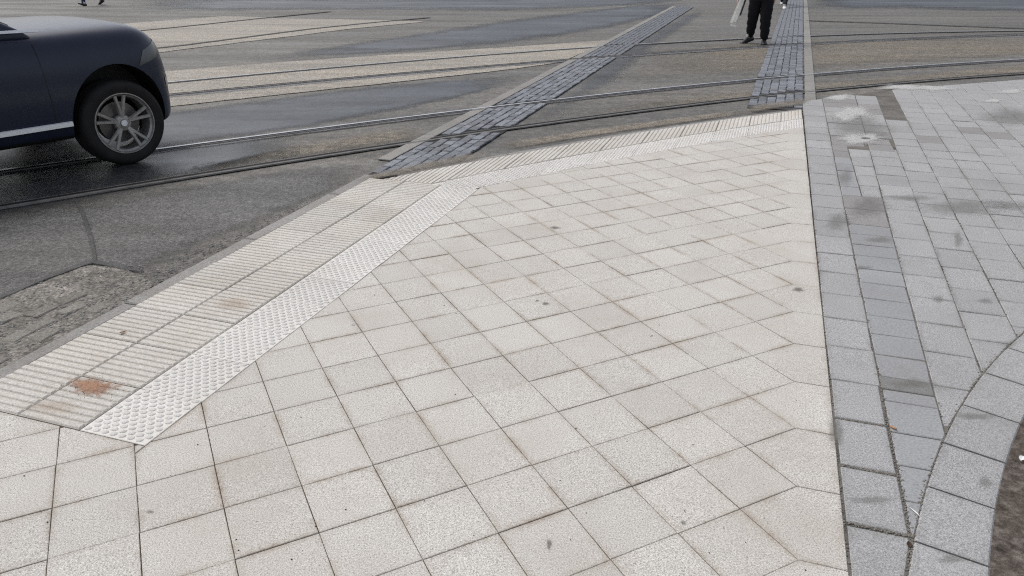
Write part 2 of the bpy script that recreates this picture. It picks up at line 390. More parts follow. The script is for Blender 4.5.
surf(band('dusty_asphalt', pl((560, 112), (768, 88), (1024, 64), (1250, 50)), pl((560, 120), (768, 96), (1024, 73), (1250, 58)), Z1, M['dust'], soft=0.2))
surf(band('dusty_asphalt', pl((170, 172), (300, 144), (420, 124)), pl((170, 184), (300, 158), (440, 138)), Z2, M['dust'], soft=0.3))
surf(band('dusty_asphalt', pl((480, 146), (600, 128), (752, 108)), pl((480, 156), (600, 136), (752, 114)), Z2, M['dust'], soft=0.25))
broken = surf(blob('broken_asphalt', pl((-40, 318), (0, 300), (45, 282), (90, 264), (120, 267), (150, 276), (156, 288), (92, 332), (25, 376), (-60, 420)), Z3, M['rubble'], k=0.9))
surf(band('tar_joint', pl((73, 200), (80, 214), (88, 240), (93, 262)), pl((78, 200), (86, 214), (95, 240), (98, 262)), Z3, M['tar'], soft=0.3, ends=False))
surf(band('tar_joint', pl((-20, 306), (40, 280), (92, 260), (150, 272)), pl((-20, 312), (40, 285), (92, 266), (152, 278)), Z4, M['tar'], soft=0.3))
for cr, a_, b_ in ((R2, 0.10, -0.14), (R3, 0.06, -0.22), (R4, 0.12, -0.08)): surf(band('rail_mortar', offset(cr, a_), offset(cr, b_), Z3, M['rail_mortar'], n=90, soft=0.2, ends=False))

M['worn_sett'] = stone('worn_sett', (0.20, 0.188, 0.165), (0.11, 0.10, 0.088), (0.30, 0.285, 0.26), 70, 0.35, (0.13, 0.115, 0.095), grain_amt=0.7, stain=0.5)
for a_ in range(0, 26):
    for b_ in range(0, 5):
        if random.random() < 0.25: continue
        p0 = uv(-9+a_*0.62+random.uniform(-0.1, 0.1)+(b_ % 2)*0.3, -14.05-b_*0.46); p1 = inv_uv(p0)
        if p1[0] > 3.5-0.30*(b_) or p1[0] < -8.5: continue
        l_, w_ = random.uniform(0.055, 0.070), random.uniform(0.038, 0.050)
        mb = MB(); mb.slab([Vector((-l_+random.uniform(-.01, .01), -w_)), Vector((l_, -w_+random.uniform(-.01, .01))), Vector((l_+random.uniform(-.01, .01), w_)), Vector((-l_, w_+random.uniform(-.01, .01)))], 0.006, -0.006, 0.006, jit=0.002)
        o = mb.build('worn_sett', M['worn_sett'], broken, loc=(p0.x, p0.y, ROAD+0.0095+random.uniform(0, 0.004)), rz=UA+random.uniform(-0.12, 0.12)); o.rotation_euler.x = random.gauss(0, 0.03); o.rotation_euler.y = random.gauss(0, 0.03)
# ------------------------------------------------------------------ tram rails
def sweep(path, prof, mats, name, parent, mi):
    mb = MB(); n = len(path); k = len(prof); V = []
    for i in range(n):
        t = (path[min(i+1, n-1)]-path[max(i-1, 0)]).normalized(); nn = Vector((-t.y, t.x))
        for d, z in prof: q = path[i]+nn*d; V.append((q.x, q.y, z))
    for j in range(k-1): pass
    F = []; mm = []
    for i in range(n-1):
        for j in range(k-1): F.append((i*k+j, i*k+j+1, (i+1)*k+j+1, (i+1)*k+j)); mm.append(mi[j])
    mb.add(V, F); mb.m = mm; o = mb.build(name, mats, parent)
    if o.data.polygons[0].normal.z < 0: o.data.flip_normals()
    return o
def track(rails):
    e = empty('tram_track', (0, 0, 0)); tag(e, kind='structure')
    for path, side, head, hw_, gw in rails:
        zt = ROAD+0.0195; s = side; zg = ROAD+0.0168
        r = sweep(path, [(s*(hw_+0.006), Z4-0.006), (s*hw_, zt), (s*0.004, zt)], [head], 'rail', e, [0, 0])
        sweep(path, [(s*0.004, zt), (0, zg), (-s*gw, zg), (-s*(gw+0.003), zt-0.001)], [M['groove']], 'groove', r, [0, 0, 0])
        sweep(path, [(-s*(gw+0.003), zt-0.001), (-s*(gw+0.018), zt-0.001), (-s*(gw+0.024), Z4-0.006)], [M['dull_steel']], 'guard_lip', r, [0, 0])
    return e
D_, B_ = M['dull_steel'], M['steel']
track([(R1, -1, D_, 0.045, 0.046), (R2, 1, B_, 0.045, 0.034)]); track([(R3, -1, D_, 0.05, 0.05), (R4, 1, B_, 0.045, 0.03)])
track([(R5, 1, D_, 0.04, 0.05), (R6, -1, D_, 0.04, 0.05)]); track([(R7, 1, D_, 0.04, 0.05)])
RAILS = [R1, R2, R3, R4, R7]
def near_rail(p, d=0.095):
    return any((q-p).length < d+0.2 and abs((p-q).cross((P[min(i+1, len(P)-1)]-P[max(0, i-1)]).normalized())) < d
               for P in RAILS for i, q in enumerate(P))

# ------------------------------------------------------------------ sett strips across the tracks
def joined(polys, zt, zb, bev, mats, name, parent):
    mb = MB()
    for q in polys: mb.slab(q[0], zt+(q[1] if len(q) > 1 else 0), zb, bev, jit=q[2] if len(q) > 2 else 0)
    o = mb.build(name, mats, parent); tag(o, kind='stuff'); return o
def sett_strip(L0, L1, W, rows, y_end, edge_side, cut, bedm, tilt):
    d = (L1-L0).normalized(); nn = Vector((d.y, -d.x)); length = (y_end-L0.y)/d.y
    bed = sheet('sett_strip', [L0-d*0.2, L0-d*0.2+nn*W, L0+d*length+nn*W, L0+d*length], Z2+0.0015, bedm); tag(bed, kind='structure')
    rw = W/rows; items = []
    for r in range(rows):
        s = -random.uniform(0, 0.15)
        while s < length:
            l = random.uniform(0.11, 0.18); g = 0.0045
            c = L0+d*(s+l/2)+nn*(r+0.5)*rw
            if not near_rail(c) and cut(c):
                j = lambda: random.uniform(-0.007, 0.007)
                poly = [Vector((-l/2+g+j(), -rw/2+g+j())), Vector((l/2-g+j(), -rw/2+g+j())), Vector((l/2-g+j(), rw/2-g+j())), Vector((-l/2+g+j(), rw/2-g+j()))]
                items.append((c.length, c, poly))
            s += l
    items.sort(key=lambda q: q[0])
    ang = math.atan2(d.y, d.x); far = []
    for k, (dist, c, poly) in enumerate(items):
        dz = random.uniform(-0.003, 0.005)*tilt/0.03
        if k < 300:
            mb = MB(); mb.slab(poly, 0.012, -0.004, 0.006, jit=0.002)
            o = mb.build('sett', M['sett'], bed, loc=(c.x, c.y, ROAD+0.010+dz), rz=ang)
            o.rotation_euler.x = random.uniform(-tilt, tilt); o.rotation_euler.y = random.uniform(-tilt, tilt)
        else:
            rot = Matrix.Rotation(ang, 2); far.append(([c+rot @ p for p in poly], dz, 0.002))
    if far: joined(far, ROAD+0.022, ROAD+0.006, 0.006, M['sett'], 'far_setts', bed)
    # concrete edging along one side
    e0 = -0.02-0.13 if edge_side < 0 else W+0.02; s = 0.0
    while s < length:
        c = L0+d*(s+0.5)+nn*(e0+0.065)
        if cut(c) and c.y > 6.6:
            q = [L0+d*(s+0.006)+nn*e0, L0+d*(s+0.006)+nn*(e0+0.13), L0+d*(s+0.994)+nn*(e0+0.13), L0+d*(s+0.994)+nn*e0]
            q = [p-c for p in q]; mb = MB(); mb.slab(q, 0.0, -0.012, 0.004)
            mb.build('edging_stone', M['edging'], bed, loc=(c.x, c.y, ROAD+0.0175+random.uniform(-0.001, 0.001)))
        s += 1.0
    return bed

# ------------------------------------------------------------------ pavement outlines
V_KERB, V_MID, V_IN, V_DOME, U_END, U_TOP, PITCH_T = -13.28, -12.04, -10.80, -9.56, -0.85, 12.78, 1.239
farP = [px(*p) for p in ((395, 176.5), (470, 162), (545, 150), (630, 134), (712, 121), (802, 110.3))]
FE = curve(farP, -2.2, 4.4, -0.8, 3.3, n=66)               # outer edge of the far tactile strip
W_R, W_D = 1.42*S, 2.64*S
FS = offset(FE, -W_R); FD = offset(FE, -W_D); FK = offset(FE, 0.085)
def below(P, p):                    # nearest tangent of a curve as a half plane (normal towards the viewer, constant)
    i = min(range(len(P)), key=lambda k: (P[k]-p).length); t = (P[min(i+1, len(P)-1)]-P[max(0, i-1)]).normalized()
    n = Vector((t.y, -t.x)); return n, n.dot(P[i])
sumline = 3.78                      # white field ends where i + j reaches this
NS = Vector((GA.x+GB.x, GA.y+GB.y))/S
def gsum(p): q = p-G0; return (q.dot(GA)+q.dot(GB))/S
nsum = -(GA+GB)                     # keep p with gsum <= c

# sett strips (they run up to the kerb)
def cutA(c):
    n, k = below(FK, c); u_, v_ = inv_uv(c); return n.dot(c) < k-0.02 and not (u_ < 13.5 and v_ > -13.82)
aL0, aL1 = px(371, 174, ROAD), px(622, 36.7, ROAD)
sett_strip(aL0-(aL1-aL0).normalized()*0.6, aL1, 0.56, 6, 26.0, -1, lambda c: cutA(c) and gsum(c) < 90, M['dark_joint'], 0.025)
bR0, bR1 = px(803, 104, ROAD), px(803, 20, ROAD)
bd = (bR1-bR0).normalized(); bn = Vector((bd.y, -bd.x))
sett_strip(bR0-bn*0.62-bd*0.3, bR1-bn*0.62, 0.62, 6, 30.0, 1, lambda c: cutA(c), M['pale_joint'], 0.010)

ZD = ROAD+0.031
surf(band('road_dust', pl((352, 178), (420, 162), (490, 147), z=ZD), pl((352, 184), (420, 172), (490, 160), z=ZD), ZD, M['dust'], soft=0.35))
surf(band('road_dust', pl((745, 104), (780, 100), (812, 96), z=ZD), pl((745, 114), (780, 109), (812, 105), z=ZD), ZD, M['dust'], soft=0.35))
# ------------------------------------------------------------------ white pavement
edge_pts = [p for p in FE if gsum(p) < sumline-0.02 and inv_uv(p)[0] > U_TOP+0.02]
sheet_pts = [uv(-9, -13.26), uv(-9, 0.02), edge_pts[-1]-UD*0.4+UN*0.02]+[p+Vector((0.01, -0.01)) for p in reversed(edge_pts)]+[uv(U_TOP, -13.26)]
pave = sheet('white_pavement', sheet_pts, -0.0045, M['joint'])
if pave.data.polygons[0].normal.z < 0: pave.data.flip_normals()
tag(pave, kind='structure')
# kerb face and ground under the pavement's edge are closed by the kerb stones below
GAP = 0.0014
items = []
def ccw(poly): return tidy(poly)
for i in range(-30, 12):
    for j in range(-16, 34):
        s = i+j
        if s > 2: continue
        if s == 2:
            e = (sumline-3)/2
            poly = [grid(i, j), grid(i+1, j), grid(i+1+e, j+e), grid(i+e, j+1+e), grid(i, j+1)]
        else: poly = [grid(i, j), grid(i+1, j), grid(i+1, j+1), grid(i, j+1)]
        c = grid(i+0.5, j+0.5)
        poly = tidy(poly); full = True
        u, v = inv_uv(c)
        if v < -14.2 or u < -8.5: continue
        pieces = [poly]
        us = [inv_uv(p) for p in poly]
        if max(a for a, b in us) > U_END and min(b for a, b in us) < V_DOME:
            nv = UN; cv = U0.dot(UN)+V_DOME*S; p1 = clip(poly, nv, cv)
            p2 = clip(clip(poly, -nv, -cv), -UD, -(U0.dot(UD)+U_END*S)); pieces = [p1, p2]; full = False
        if min(b for a, b in us) < V_KERB:
            pieces = [clip(q, UN, U0.dot(UN)+V_KERB*S) for q in pieces if len(q) > 2]; full = False
        n, k = below(FD, c)
        if min(n.dot(p) for p in poly) < k and u > 8:
            pieces = [clip(q, n, k) for q in pieces if len(q) > 2]; full = False
        for q in pieces:
            q = tidy(q)
            if len(q) < 3 or area(q) < 2e-4: continue
            items.append((c.length, c, q, 'pent' if s == 2 else ('full' if full else 'cut')))
items.sort(key=lambda t: t[0])
rotg = Matrix.Rotation(-TH, 2)
shared = {}
far = []
print('white slabs', len(items))
for k, (dist, c, q, kind) in enumerate(items):
    if k < 420:
        loc = [rotg @ (p-c) for p in q]; loc = inset(tidy(loc), GAP)
        if len(loc) < 3: continue
        if kind == 'cut':
            mb = MB(); mb.slab(loc, 0, -0.028, 0.0018, rim=0.030); me = mb.mesh('slab', M['white_slab'])
        else:
            if kind not in shared:
                shared[kind] = []
                for vv in range(5):
                    mb = MB(); mb.slab([p+Vector((random.uniform(-0.0012, 0.0012), random.uniform(-0.0012, 0.0012))) for p in loc], 0, -0.028, 0.0018, rim=0.030); shared[kind].append(mb.mesh('slab', M['white_slab']))
            me = random.choice(shared[kind])
        o = link('edge_slab' if kind == 'pent' else ('cut_slab' if kind == 'cut' else 'square_slab'), me, pave, (c.x, c.y, random.uniform(-0.0012, 0.0012)), TH)
        o.rotation_euler.x = random.gauss(0, 0.0022); o.rotation_euler.y = random.gauss(0, 0.0022)
    else: far.append((inset(q, GAP), random.uniform(-0.001, 0.001)))
if far: joined(far, 0, -0.028, 0.0025, M['white_slab'], 'far_slabs', pave)

# ------------------------------------------------------------------ tactile paving
tact = sheet('tactile_strip', [uv(U_END, V_KERB), uv(U_END, V_DOME+0.02), uv(U_TOP, V_DOME), uv(U_TOP, V_KERB)], -0.0055, M['joint']); tag(tact, kind='structure')
def tactile(poly, axis, kind):
    c = sum(poly, Vector((0, 0)))/len(poly); ang = math.atan2(axis.y, axis.x); rot = Matrix.Rotation(-ang, 2)
    q = inset(tidy([rot @ (p-c) for p in poly]), 0.002)
    if len(q) < 3 or area(q) < 3e-4: return
    mb = MB(); mb.slab(q, 0, -0.028, 0.002, m=1 if kind == 'ridged' else 0)
    x0, x1 = min(p.x for p in q), max(p.x for p in q); y0, y1 = min(p.y for p in q), max(p.y for p in q)
    if kind == 'ridged':            # bars along local x
        n = max(1, round((y1-y0)/0.0385)); pt = (y1-y0)/n
        for k in range(n):
            yc = y0+(k+0.5)*pt
            b = [Vector((x0-0.01, yc-0.0145)), Vector((x1+0.01, yc-0.0145)), Vector((x1+0.01, yc+0.0145)), Vector((x0-0.01, yc+0.0145))]
            qi = inset(q, 0.004)
            for a in range(len(qi)):
                e = qi[(a+1) % len(qi)]-qi[a]; nn = Vector((-e.y, e.x)); b = clip(b, nn, nn.dot(qi[a]))
                if len(b) < 3: break
            if len(b) >= 3 and abs(area(b)) > 2e-5: mb.slab(b, 0.0042, -0.001, 0.0036)
    else:
        pt = 0.0405; r = 0; y = y0+pt*0.5
        while y < y1-0.008:
            x = x0+pt*(0.5 if r % 2 == 0 else 1.0)
            while x < x1-0.012:
                p = Vector((x, y))
                ok = all((Vector((-(q[(a+1) % len(q)]-q[a]).y, (q[(a+1) % len(q)]-q[a]).x)).normalized().dot(p-q[a]) > 0.007) for a in range(len(q)))
                if ok:
                    V = []; m = 7
                    for rr, z in ((0.0150, -0.0005), (0.0115, 0.0026), (0.006, 0.0038)):
                        for t in range(m): V.append((x+rr*1.15*math.cos(2*math.pi*t/m), y+rr*0.9*math.sin(2*math.pi*t/m), z))
                    F = []
                    for l in range(2):
                        for t in range(m): F.append((l*m+t, l*m+(t+1) % m, (l+1)*m+(t+1) % m, (l+1)*m+t))
                    F.append(tuple(2*m+t for t in range(m))); mb.add(V, F, 1)
                x += pt
            y += pt*0.62; r += 1
    o = mb.build('ridged_slab' if kind == 'ridged' else 'domed_slab', [M['ridged'], M['ridge_base']] if kind == 'ridged' else [M['domed'], M['dome']], tact, loc=(c.x, c.y, random.uniform(-0.001, 0.001)), rz=ang)
    o.rotation_euler.x = random.gauss(0, 0.0025); o.rotation_euler.y = random.gauss(0, 0.0025)
for r, (va, vb) in enumerate(((V_KERB, V_MID), (V_MID, V_IN), (V_IN, V_DOME))):
    for k in range(11):
        u0 = U_END+k*PITCH_T; u1 = u0+PITCH_T
        tactile([uv(u0, va), uv(u0, vb), uv(u1, vb), uv(u1, va)], UN, 'ridged' if r < 2 else 'domed')
cu = U0.dot(UD)+U_TOP*S
def clip_sum(poly): return clip(poly, -(GA+GB), -((GA+GB).dot(G0)+sumline*S))
def at_v(P, v):                     # where a curve crosses the line v = const
    for a, b in zip(P, P[1:]):
        va, vb = inv_uv(a)[1], inv_uv(b)[1]
        if va <= v <= vb: return a.lerp(b, (v-va)/(vb-va))
    return P[-1]
for k in range(12):
    v0, v1 = V_KERB-0.02+1.24*k, V_KERB-0.02+1.24*(k+1)
    for Pa, Pb, kind in ((FE, FS, 'ridged'), (FS, FD, 'domed')):
        poly = tidy([at_v(Pa, v0), at_v(Pa, v1), at_v(Pb, v1), at_v(Pb, v0)])
        poly = clip(poly, UD, cu)
        if len(poly) < 3: continue
        poly = clip_sum(poly)
        if len(poly) < 3 or abs(area(poly)) < 1e-3: continue
        tactile(tidy(poly), UD, kind)

# ------------------------------------------------------------------ kerb
kerb = empty('kerb', (0, 0, 0)); tag(kerb, kind='structure')
u = -9.0; kk = 0
while u < U_TOP+0.3:
    l = 4.0; u1 = min(u+l, U_TOP+0.5); wob = random.uniform(-0.03, 0.03)
    poly = [uv(u+0.02, V_KERB-0.40+wob), uv(u1-0.02, V_KERB-0.40+wob), uv(u1-0.02, V_KERB-0.015), uv(u+0.02, V_KERB-0.015)]
    c = sum(poly, Vector((0, 0)))/4; mb = MB(); mb.slab([p-c for p in poly], 0, -0.12, 0.008, jit=0.001)
    mb.build('kerb_stone', M['kerb'], kerb, loc=(c.x, c.y, -0.006-random.uniform(0, 0.003))); u += l
k = 0
n0 = next(i for i in range(len(FE)) if inv_uv(FE[i])[0] > U_TOP+0.5)
while n0+k < len(FE)-2:
    a, b = n0+k, min(n0+k+9, len(FE)-1)
    ta = (FE[min(a+1, len(FE)-1)]-FE[a]).normalized()
    poly = [FE[a].lerp(FE[b], 0.008)+Vector((ta.y, -ta.x))*-0.004, FE[a].lerp(FE[b], 0.992)+Vector((ta.y, -ta.x))*-0.004]
    poly = [poly[0], poly[1], poly[1]+Vector((-ta.y, ta.x))*0.085, poly[0]+Vector((-ta.y, ta.x))*0.085]
    c = sum(poly, Vector((0, 0)))/4
    poly = clip_sum(tidy(poly)); c = sum(poly, Vector((0, 0)))/max(1, len(poly))
    if len(poly) > 2:
        mb = MB(); mb.slab(tidy([p-c for p in poly]), 0, -0.12, 0.008, jit=0.001); mb.build('kerb_stone', M['kerb'], kerb, loc=(c.x, c.y, -0.007))
    k += 9

# ------------------------------------------------------------------ grey pavement
ro = [uv(*p) for p in ((7.45, 3.64), (6.84, 3.31), (5.52, 2.56), (4.19, 2.04), (3.15, 1.55), (2.41, 1.31), (1.46, 1.01), (0.82, 0.85), (0.07, 0.69))]
# circle through the outer edge of the ring (least squares)
A = Matrix(((sum(p.x*p.x for p in ro), sum(p.x*p.y for p in ro), sum(p.x for p in ro)), (sum(p.x*p.y for p in ro), sum(p.y*p.y for p in ro), sum(p.y for p in ro)), (sum(p.x for p in ro), sum(p.y for p in ro), len(ro))))
bv = Vector((sum(p.x*p.length_squared for p in ro), sum(p.y*p.length_squared for p in ro), sum(p.length_squared for p in ro)))
sol = A.inverted() @ bv; RC = Vector((sol.x/2, sol.y/2)); RR = math.sqrt(sol.z+RC.length_squared)
ri_pts = [uv(*p) for p in ((3.86, 2.78), (2.66, 2.26), (1.35, 1.86), (0.25, 1.52))]
RI = sum((p-RC).length for p in ri_pts)/len(ri_pts)
print('ring centre', RC, 'R', RR, RI)
T1 = (Vector((3.94, 9.36)), Vector((5.13, 10.03))); T2 = (Vector((5.13, 10.03)), Vector((7.30, 10.82)))
def halfbelow(a, b): t = (b-a).normalized(); n = Vector((t.y, -t.x)); return n, n.dot(a)
TOPS = [halfbelow(*T1), halfbelow(*T2)]
def bed_poly():
    P = [uv(-6, 0.02), uv(-6, 22), uv(60, 22), uv(60, 0.02)]
    for n, k in TOPS: P = clip(P, n, k)
    return P
grey = sheet('grey_pavement', bed_poly(), -0.0036, M['grey_joint']); tag(grey, kind='structure')
LINES = [(0.030, 0.0), (0.80, 0.0055), (1.50, 0.0318), (2.32, 0.0366), (3.18, 0.0370), (4.06, 0.037), (4.96, 0.037), (5.85, 0.037), (6.75, 0.037), (7.65, 0.037), (8.55, 0.037), (9.45, 0.037), (10.35, 0.037), (11.25, 0.037), (12.15, 0.037), (13.05, 0.037), (13.95, 0.037)]
def vl(k, u): return LINES[k][0]+LINES[k][1]*u
blocks = []
def addblock(u0, u1, f0, f1, g, kind):
    poly = [uv(u0, f0(u0)), uv(u1, f0(u1)), uv(u1, f1(u1)), uv(u0, f1(u0))]
    poly = tidy(poly)
    c = sum(poly, Vector((0, 0)))/4
    d = (c-RC); nn = d.normalized()
    if d.length < RR+0.3: poly = clip(poly, nn, nn.dot(RC)+RR-0.0035)
    for n, k in TOPS:
        if len(poly) > 2: poly = clip(poly, n, k)
    poly = tidy(poly) if len(poly) > 2 else poly
    if len(poly) < 3 or area(poly) < 8e-4: return
    poly = inset(poly, g)
    if len(poly) < 3 or area(poly) < 6e-4: return
    if len(poly) == 4:
        sh_ = UD*random.uniform(-0.002, 0.002); poly = [p+sh_+Vector((random.uniform(-0.0022, 0.0022), random.uniform(-0.0022, 0.0022))) for p in poly]
    c = sum(poly, Vector((0, 0)))/len(poly); blocks.append((c.length, c, poly, kind))
for kcol in range(len(LINES)-1):
    fa = (lambda k: (lambda u: vl(k, u)))(kcol); fb = (lambda k: (lambda u: vl(k, u)))(kcol+1)
    if kcol == 0:
        u = 0.69-1.232*6
        while u < 34:
            addblock(u, u+1.232, fa, fb, 0.008 if u < 3.2 else 0.0024, 'grey'); u += 1.232
    elif kcol == 1:
        us = [-3, -2, -1, 0, 0.7, 1.4, 2.2, 3.03, 3.94, 4.32, 4.75, 5.55, 6.39, 7.23, 8.07, 8.93, 9.77, 10.62, 11.4, 12.2, 13.0]
        for a, b in zip(us, us[1:]): addblock(a, b, fa, fb, 0.003, 'wet' if a == 4.32 else 'smooth')
        addblock(13.0, 14.4, fa, fb, 0.004, 'dark'); addblock(14.4, 15.7, fa, fb, 0.004, 'dark')
        fm = lambda u: 1.38+0.004*u
        u = 15.7
        while u < 22.4: addblock(u, u+0.95, fa, fm, 0.004, 'smooth' if u < 20 else 'dark'); u += 0.95
        u = 15.7
        while u < 21.4: addblock(u, u+1.23, fm, fb, 0.003, 'grey'); u += 1.23
    else:
        u = {2: 4.73-1.253*8, 3: 6.87-1.265*9}.get(kcol, random.uniform(-6, -4.8)); stop = {2: 21.8, 3: 27.5}.get(kcol, 80)
        while u < stop:
            l = 1.25
            if u > 20 and random.random() < 0.06: addblock(u, u+l, fa, fb, 0.003, 'dark')
            else: addblock(u, u+l, fa, fb, 0.0024, 'grey')
            u += l
# cement infill where blocks are missing near the crossing
def fill(u0, u1, v0, v1): addblock(u0, u1, lambda u: v0, lambda u: v1, 0.004, 'dark')
fill(22.4, 24.0, 0.95, 2.1)
for kc in (1, 2):
    u = 24.05
    while u < 33:
        addblock(u, u+1.23, (lambda q: (lambda x: vl(q, x)))(kc), (lambda q: (lambda x: vl(q, x)))(kc+1), 0.004, 'dark' if random.random() < 0.35 else 'grey'); u += 1.24
u = 21.9
while u < 23.9: fill(u, u+1.0, 2.2, 3.05); u += 1.02
blocks = [b for b in blocks if -60 < b[1].x < 9.5 and b[1].y < 13]
blocks.sort(key=lambda t: t[0]); print('grey blocks', len(blocks))
rotu = Matrix.Rotation(-UA, 2); far = []
mk = {'grey': M['grey_block'], 'smooth': M['smooth_block'], 'dark': M['dark_fill'], 'wet': M['dark_block']}
for k, (dist, c, q, kind) in enumerate(blocks):
    if k < 300:
        mb = MB(); mb.slab([rotu @ (p-c) for p in q], 0, -0.03, 0.0035, jit=0.0006, rim=0.028)
        o = mb.build({'grey': 'paving_block', 'smooth': 'smooth_block', 'dark': 'cement_infill', 'wet': 'smooth_block'}[kind], mk[kind], grey, loc=(c.x, c.y, random.uniform(-0.0015, 0.0015) - (0.0006 if kind == 'dark' else 0)), rz=UA)
        o.rotation_euler.x = random.gauss(0, 0.004); o.rotation_euler.y = random.gauss(0, 0.004)
    else: far.append((q, random.uniform(-0.001, 0.001)))
if far: joined(far, 0, -0.03, 0.0035, M['grey_block'], 'far_blocks', grey)
# mortar and grit lying on the blocks
for cx, cy, rx, ry in ((853, 113, 22, 6), (845, 117, 14, 4), (858, 140, 19, 6), (868, 138, 12, 4), (905, 87.5, 24, 3), (935, 88.5, 22, 2.5), (993, 101, 10, 2), (1010, 92, 16, 2), (838, 98, 14, 3)):
    blob('mortar_smear', oval(cx, cy, rx*1.25, ry*1.25, wob=0.4), 0.0032, M['mortar_smear'], grey, k=0.4, hump=0.002)
for cx, cy, rx, ry in ((965, 208, 62, 10), (1010, 206, 30, 8), (838, 222, 16, 11), (868, 208, 26, 14), (908, 198, 30, 4), (1012, 118, 40, 12), (912, 384, 24, 7), (862, 268, 12, 3), (835, 432, 9, 26), (870, 500, 40, 5), (880, 240, 22, 4), (985, 301, 10, 4), (938, 300, 8, 5), (845, 178, 10, 12), (958, 240, 6, 12), (860, 128, 45, 14), (985, 482, 10, 8), (950, 560, 16, 6), (975, 417, 24, 5)):
    blob('grit_stain', oval(cx, cy, rx, ry), 0.0028, M['grit_stain'], grey, k=0.25)

# ------------------------------------------------------------------ ring of border stones and soil
ring = empty('border_ring', (RC.x, RC.y, 0)); tag(ring, kind='structure')
angs = sorted(math.atan2((p-RC).y, (p-RC).x) for p in (px(*q) for q in ((983.5, 372.5), (964.5, 405.6), (943.3, 442.8), (929, 487), (909.6, 540))))
angs = [a % (2*math.pi) for a in angs]; angs.sort(); da = (angs[-1]-angs[0])/(len(angs)-1)
lst = [angs[0]-da*k for k in range(5, 0, -1)]+angs+[angs[-1]+da*k for k in range(1, 6)]
for a0, a1 in zip(lst, lst[1:]):
    g = 0.0045/RR; n = 4; ac = (a0+a1)/2
    out = [RC+Vector((math.cos(a0+g+(a1-a0-2*g)*k/n), math.sin(a0+g+(a1-a0-2*g)*k/n)))*(RR-0.004) for k in range(n+1)]
    inn = [RC+Vector((math.cos(a0+g+(a1-a0-2*g)*k/n), math.sin(a0+g+(a1-a0-2*g)*k/n)))*RI for k in range(n+1)]
    c = RC+Vector((math.cos(ac), math.sin(ac)))*(RR+RI)/2
    mb = MB(); n1 = n+1
    V = []; F = []
    b = 0.005
    for z, o_, i_ in ((0.0, -b, b), (-b*0.8, 0, 0), (-0.10, 0, 0)):
        for k in range(n1): V.append((*(out[k]+(out[k]-RC).normalized()*o_-c), z))
        for k in range(n1): V.append((*(inn[k]+(inn[k]-RC).normalized()*i_-c), z))
    for fo, fi in ((0.09, 0.09),):
        lo, hi = 0.14, 0.86; base_i = len(V)
        for rr_ in (0.15, 0.85):
            for k in range(n1):
                kk_ = min(max(k, 0.28), n-0.28); p0, p1 = out[int(kk_)].lerp(out[min(int(kk_)+1, n)], kk_-int(kk_)), inn[int(kk_)].lerp(inn[min(int(kk_)+1, n)], kk_-int(kk_)); q_ = p0.lerp(p1, rr_); V.append((*(q_-c), 0.0))
        for k in range(n):
            F.append((k, k+1, base_i+k+1, base_i+k)); F.append((base_i+k, base_i+k+1, base_i+n1+k+1, base_i+n1+k)); F.append((base_i+n1+k, base_i+n1+k+1, n1+k+1, n1+k))
        F.append((0, base_i, base_i+n1, n1)); F.append((n, n1+n, base_i+n1+n, base_i+n))
    loop = list(range(n1))+[n1+k for k in range(n, -1, -1)]
    for lv in range(2):
        for k in range(len(loop)):
            p0, p1 = loop[k], loop[(k+1) % len(loop)]; F.append((lv*2*n1+p0, lv*2*n1+p1, (lv+1)*2*n1+p1, (lv+1)*2*n1+p0))
    mb.add(V, F); mb.r = [1.0]*(6*n1)+[0.0]*(2*n1); o = mb.build('border_stone', M['grey_block'])
    bm = bmesh.new(); bm.from_mesh(o.data); bmesh.ops.recalc_face_normals(bm, faces=bm.faces); bm.to_mesh(o.data); bm.free()
    o.parent = ring; o.location = (c.x-RC.x, c.y-RC.y, random.uniform(-0.001, 0.003))
# soil inside the ring
mb = MB(); n = 40; V = []; F = []
for a in range(n*2):
    for k in range(14):
        t = math.pi*2*a/(n*2); r = (RI+0.01)*(1-k/13.0)
        V.append((RC.x+r*math.cos(t), RC.y+r*math.sin(t), 0.004-0.006*(k == 0)+0.010*math.sin(r*9+t*3)*math.sin(t*11+r*5)*(k > 0)))
for a in range(n*2):
    b = (a+1) % (n*2)
    for k in range(13): F.append((a*14+k, b*14+k, b*14+k+1, a*14+k+1))
mb.add(V, F); so_ = mb.build('soil', M['soil'], smooth=True); tag(so_, kind='structure')
for p_ in so_.data.polygons: pass
bm = bmesh.new(); bm.from_mesh(so_.data); bmesh.ops.recalc_face_normals(bm, faces=bm.faces); bm.to_mesh(so_.data); bm.free()
if so_.data.polygons[5].normal.z < 0: so_.data.flip_normals()
def lump(mb, c, r, m=0):
    V = []; F = []
    for a in range(6):
        t = a*math.pi/3+random.uniform(-0.3, 0.3); V.append((c[0]+r*math.cos(t)*random.uniform(0.7, 1.2), c[1]+r*math.sin(t)*random.uniform(0.7, 1.2), c[2]))
    for a in range(6):
        t = a*math.pi/3+random.uniform(-0.3, 0.3); V.append((c[0]+r*0.6*math.cos(t), c[1]+r*0.6*math.sin(t), c[2]+r*random.uniform(0.4, 0.8)))
    for a in range(6): b = (a+1) % 6; F.append((a, b, 6+b, 6+a))
    F.append(tuple(6+a for a in range(6))); mb.add(V, F, m)
mb = MB()
for _ in range(2600):
    t = random.uniform(R(150), R(270)); r = RI*math.sqrt(random.uniform(0.35, 0.985))
    lump(mb, (RC.x+r*math.cos(t), RC.y+r*math.sin(t), 0.001), random.choice((0.003, 0.004, 0.006, 0.009)))
tag(mb.build('soil_pebbles', M['pebble']), 'small dark stones and clods scattered over the bare soil', 'gravel', kind='stuff')
mb = MB()
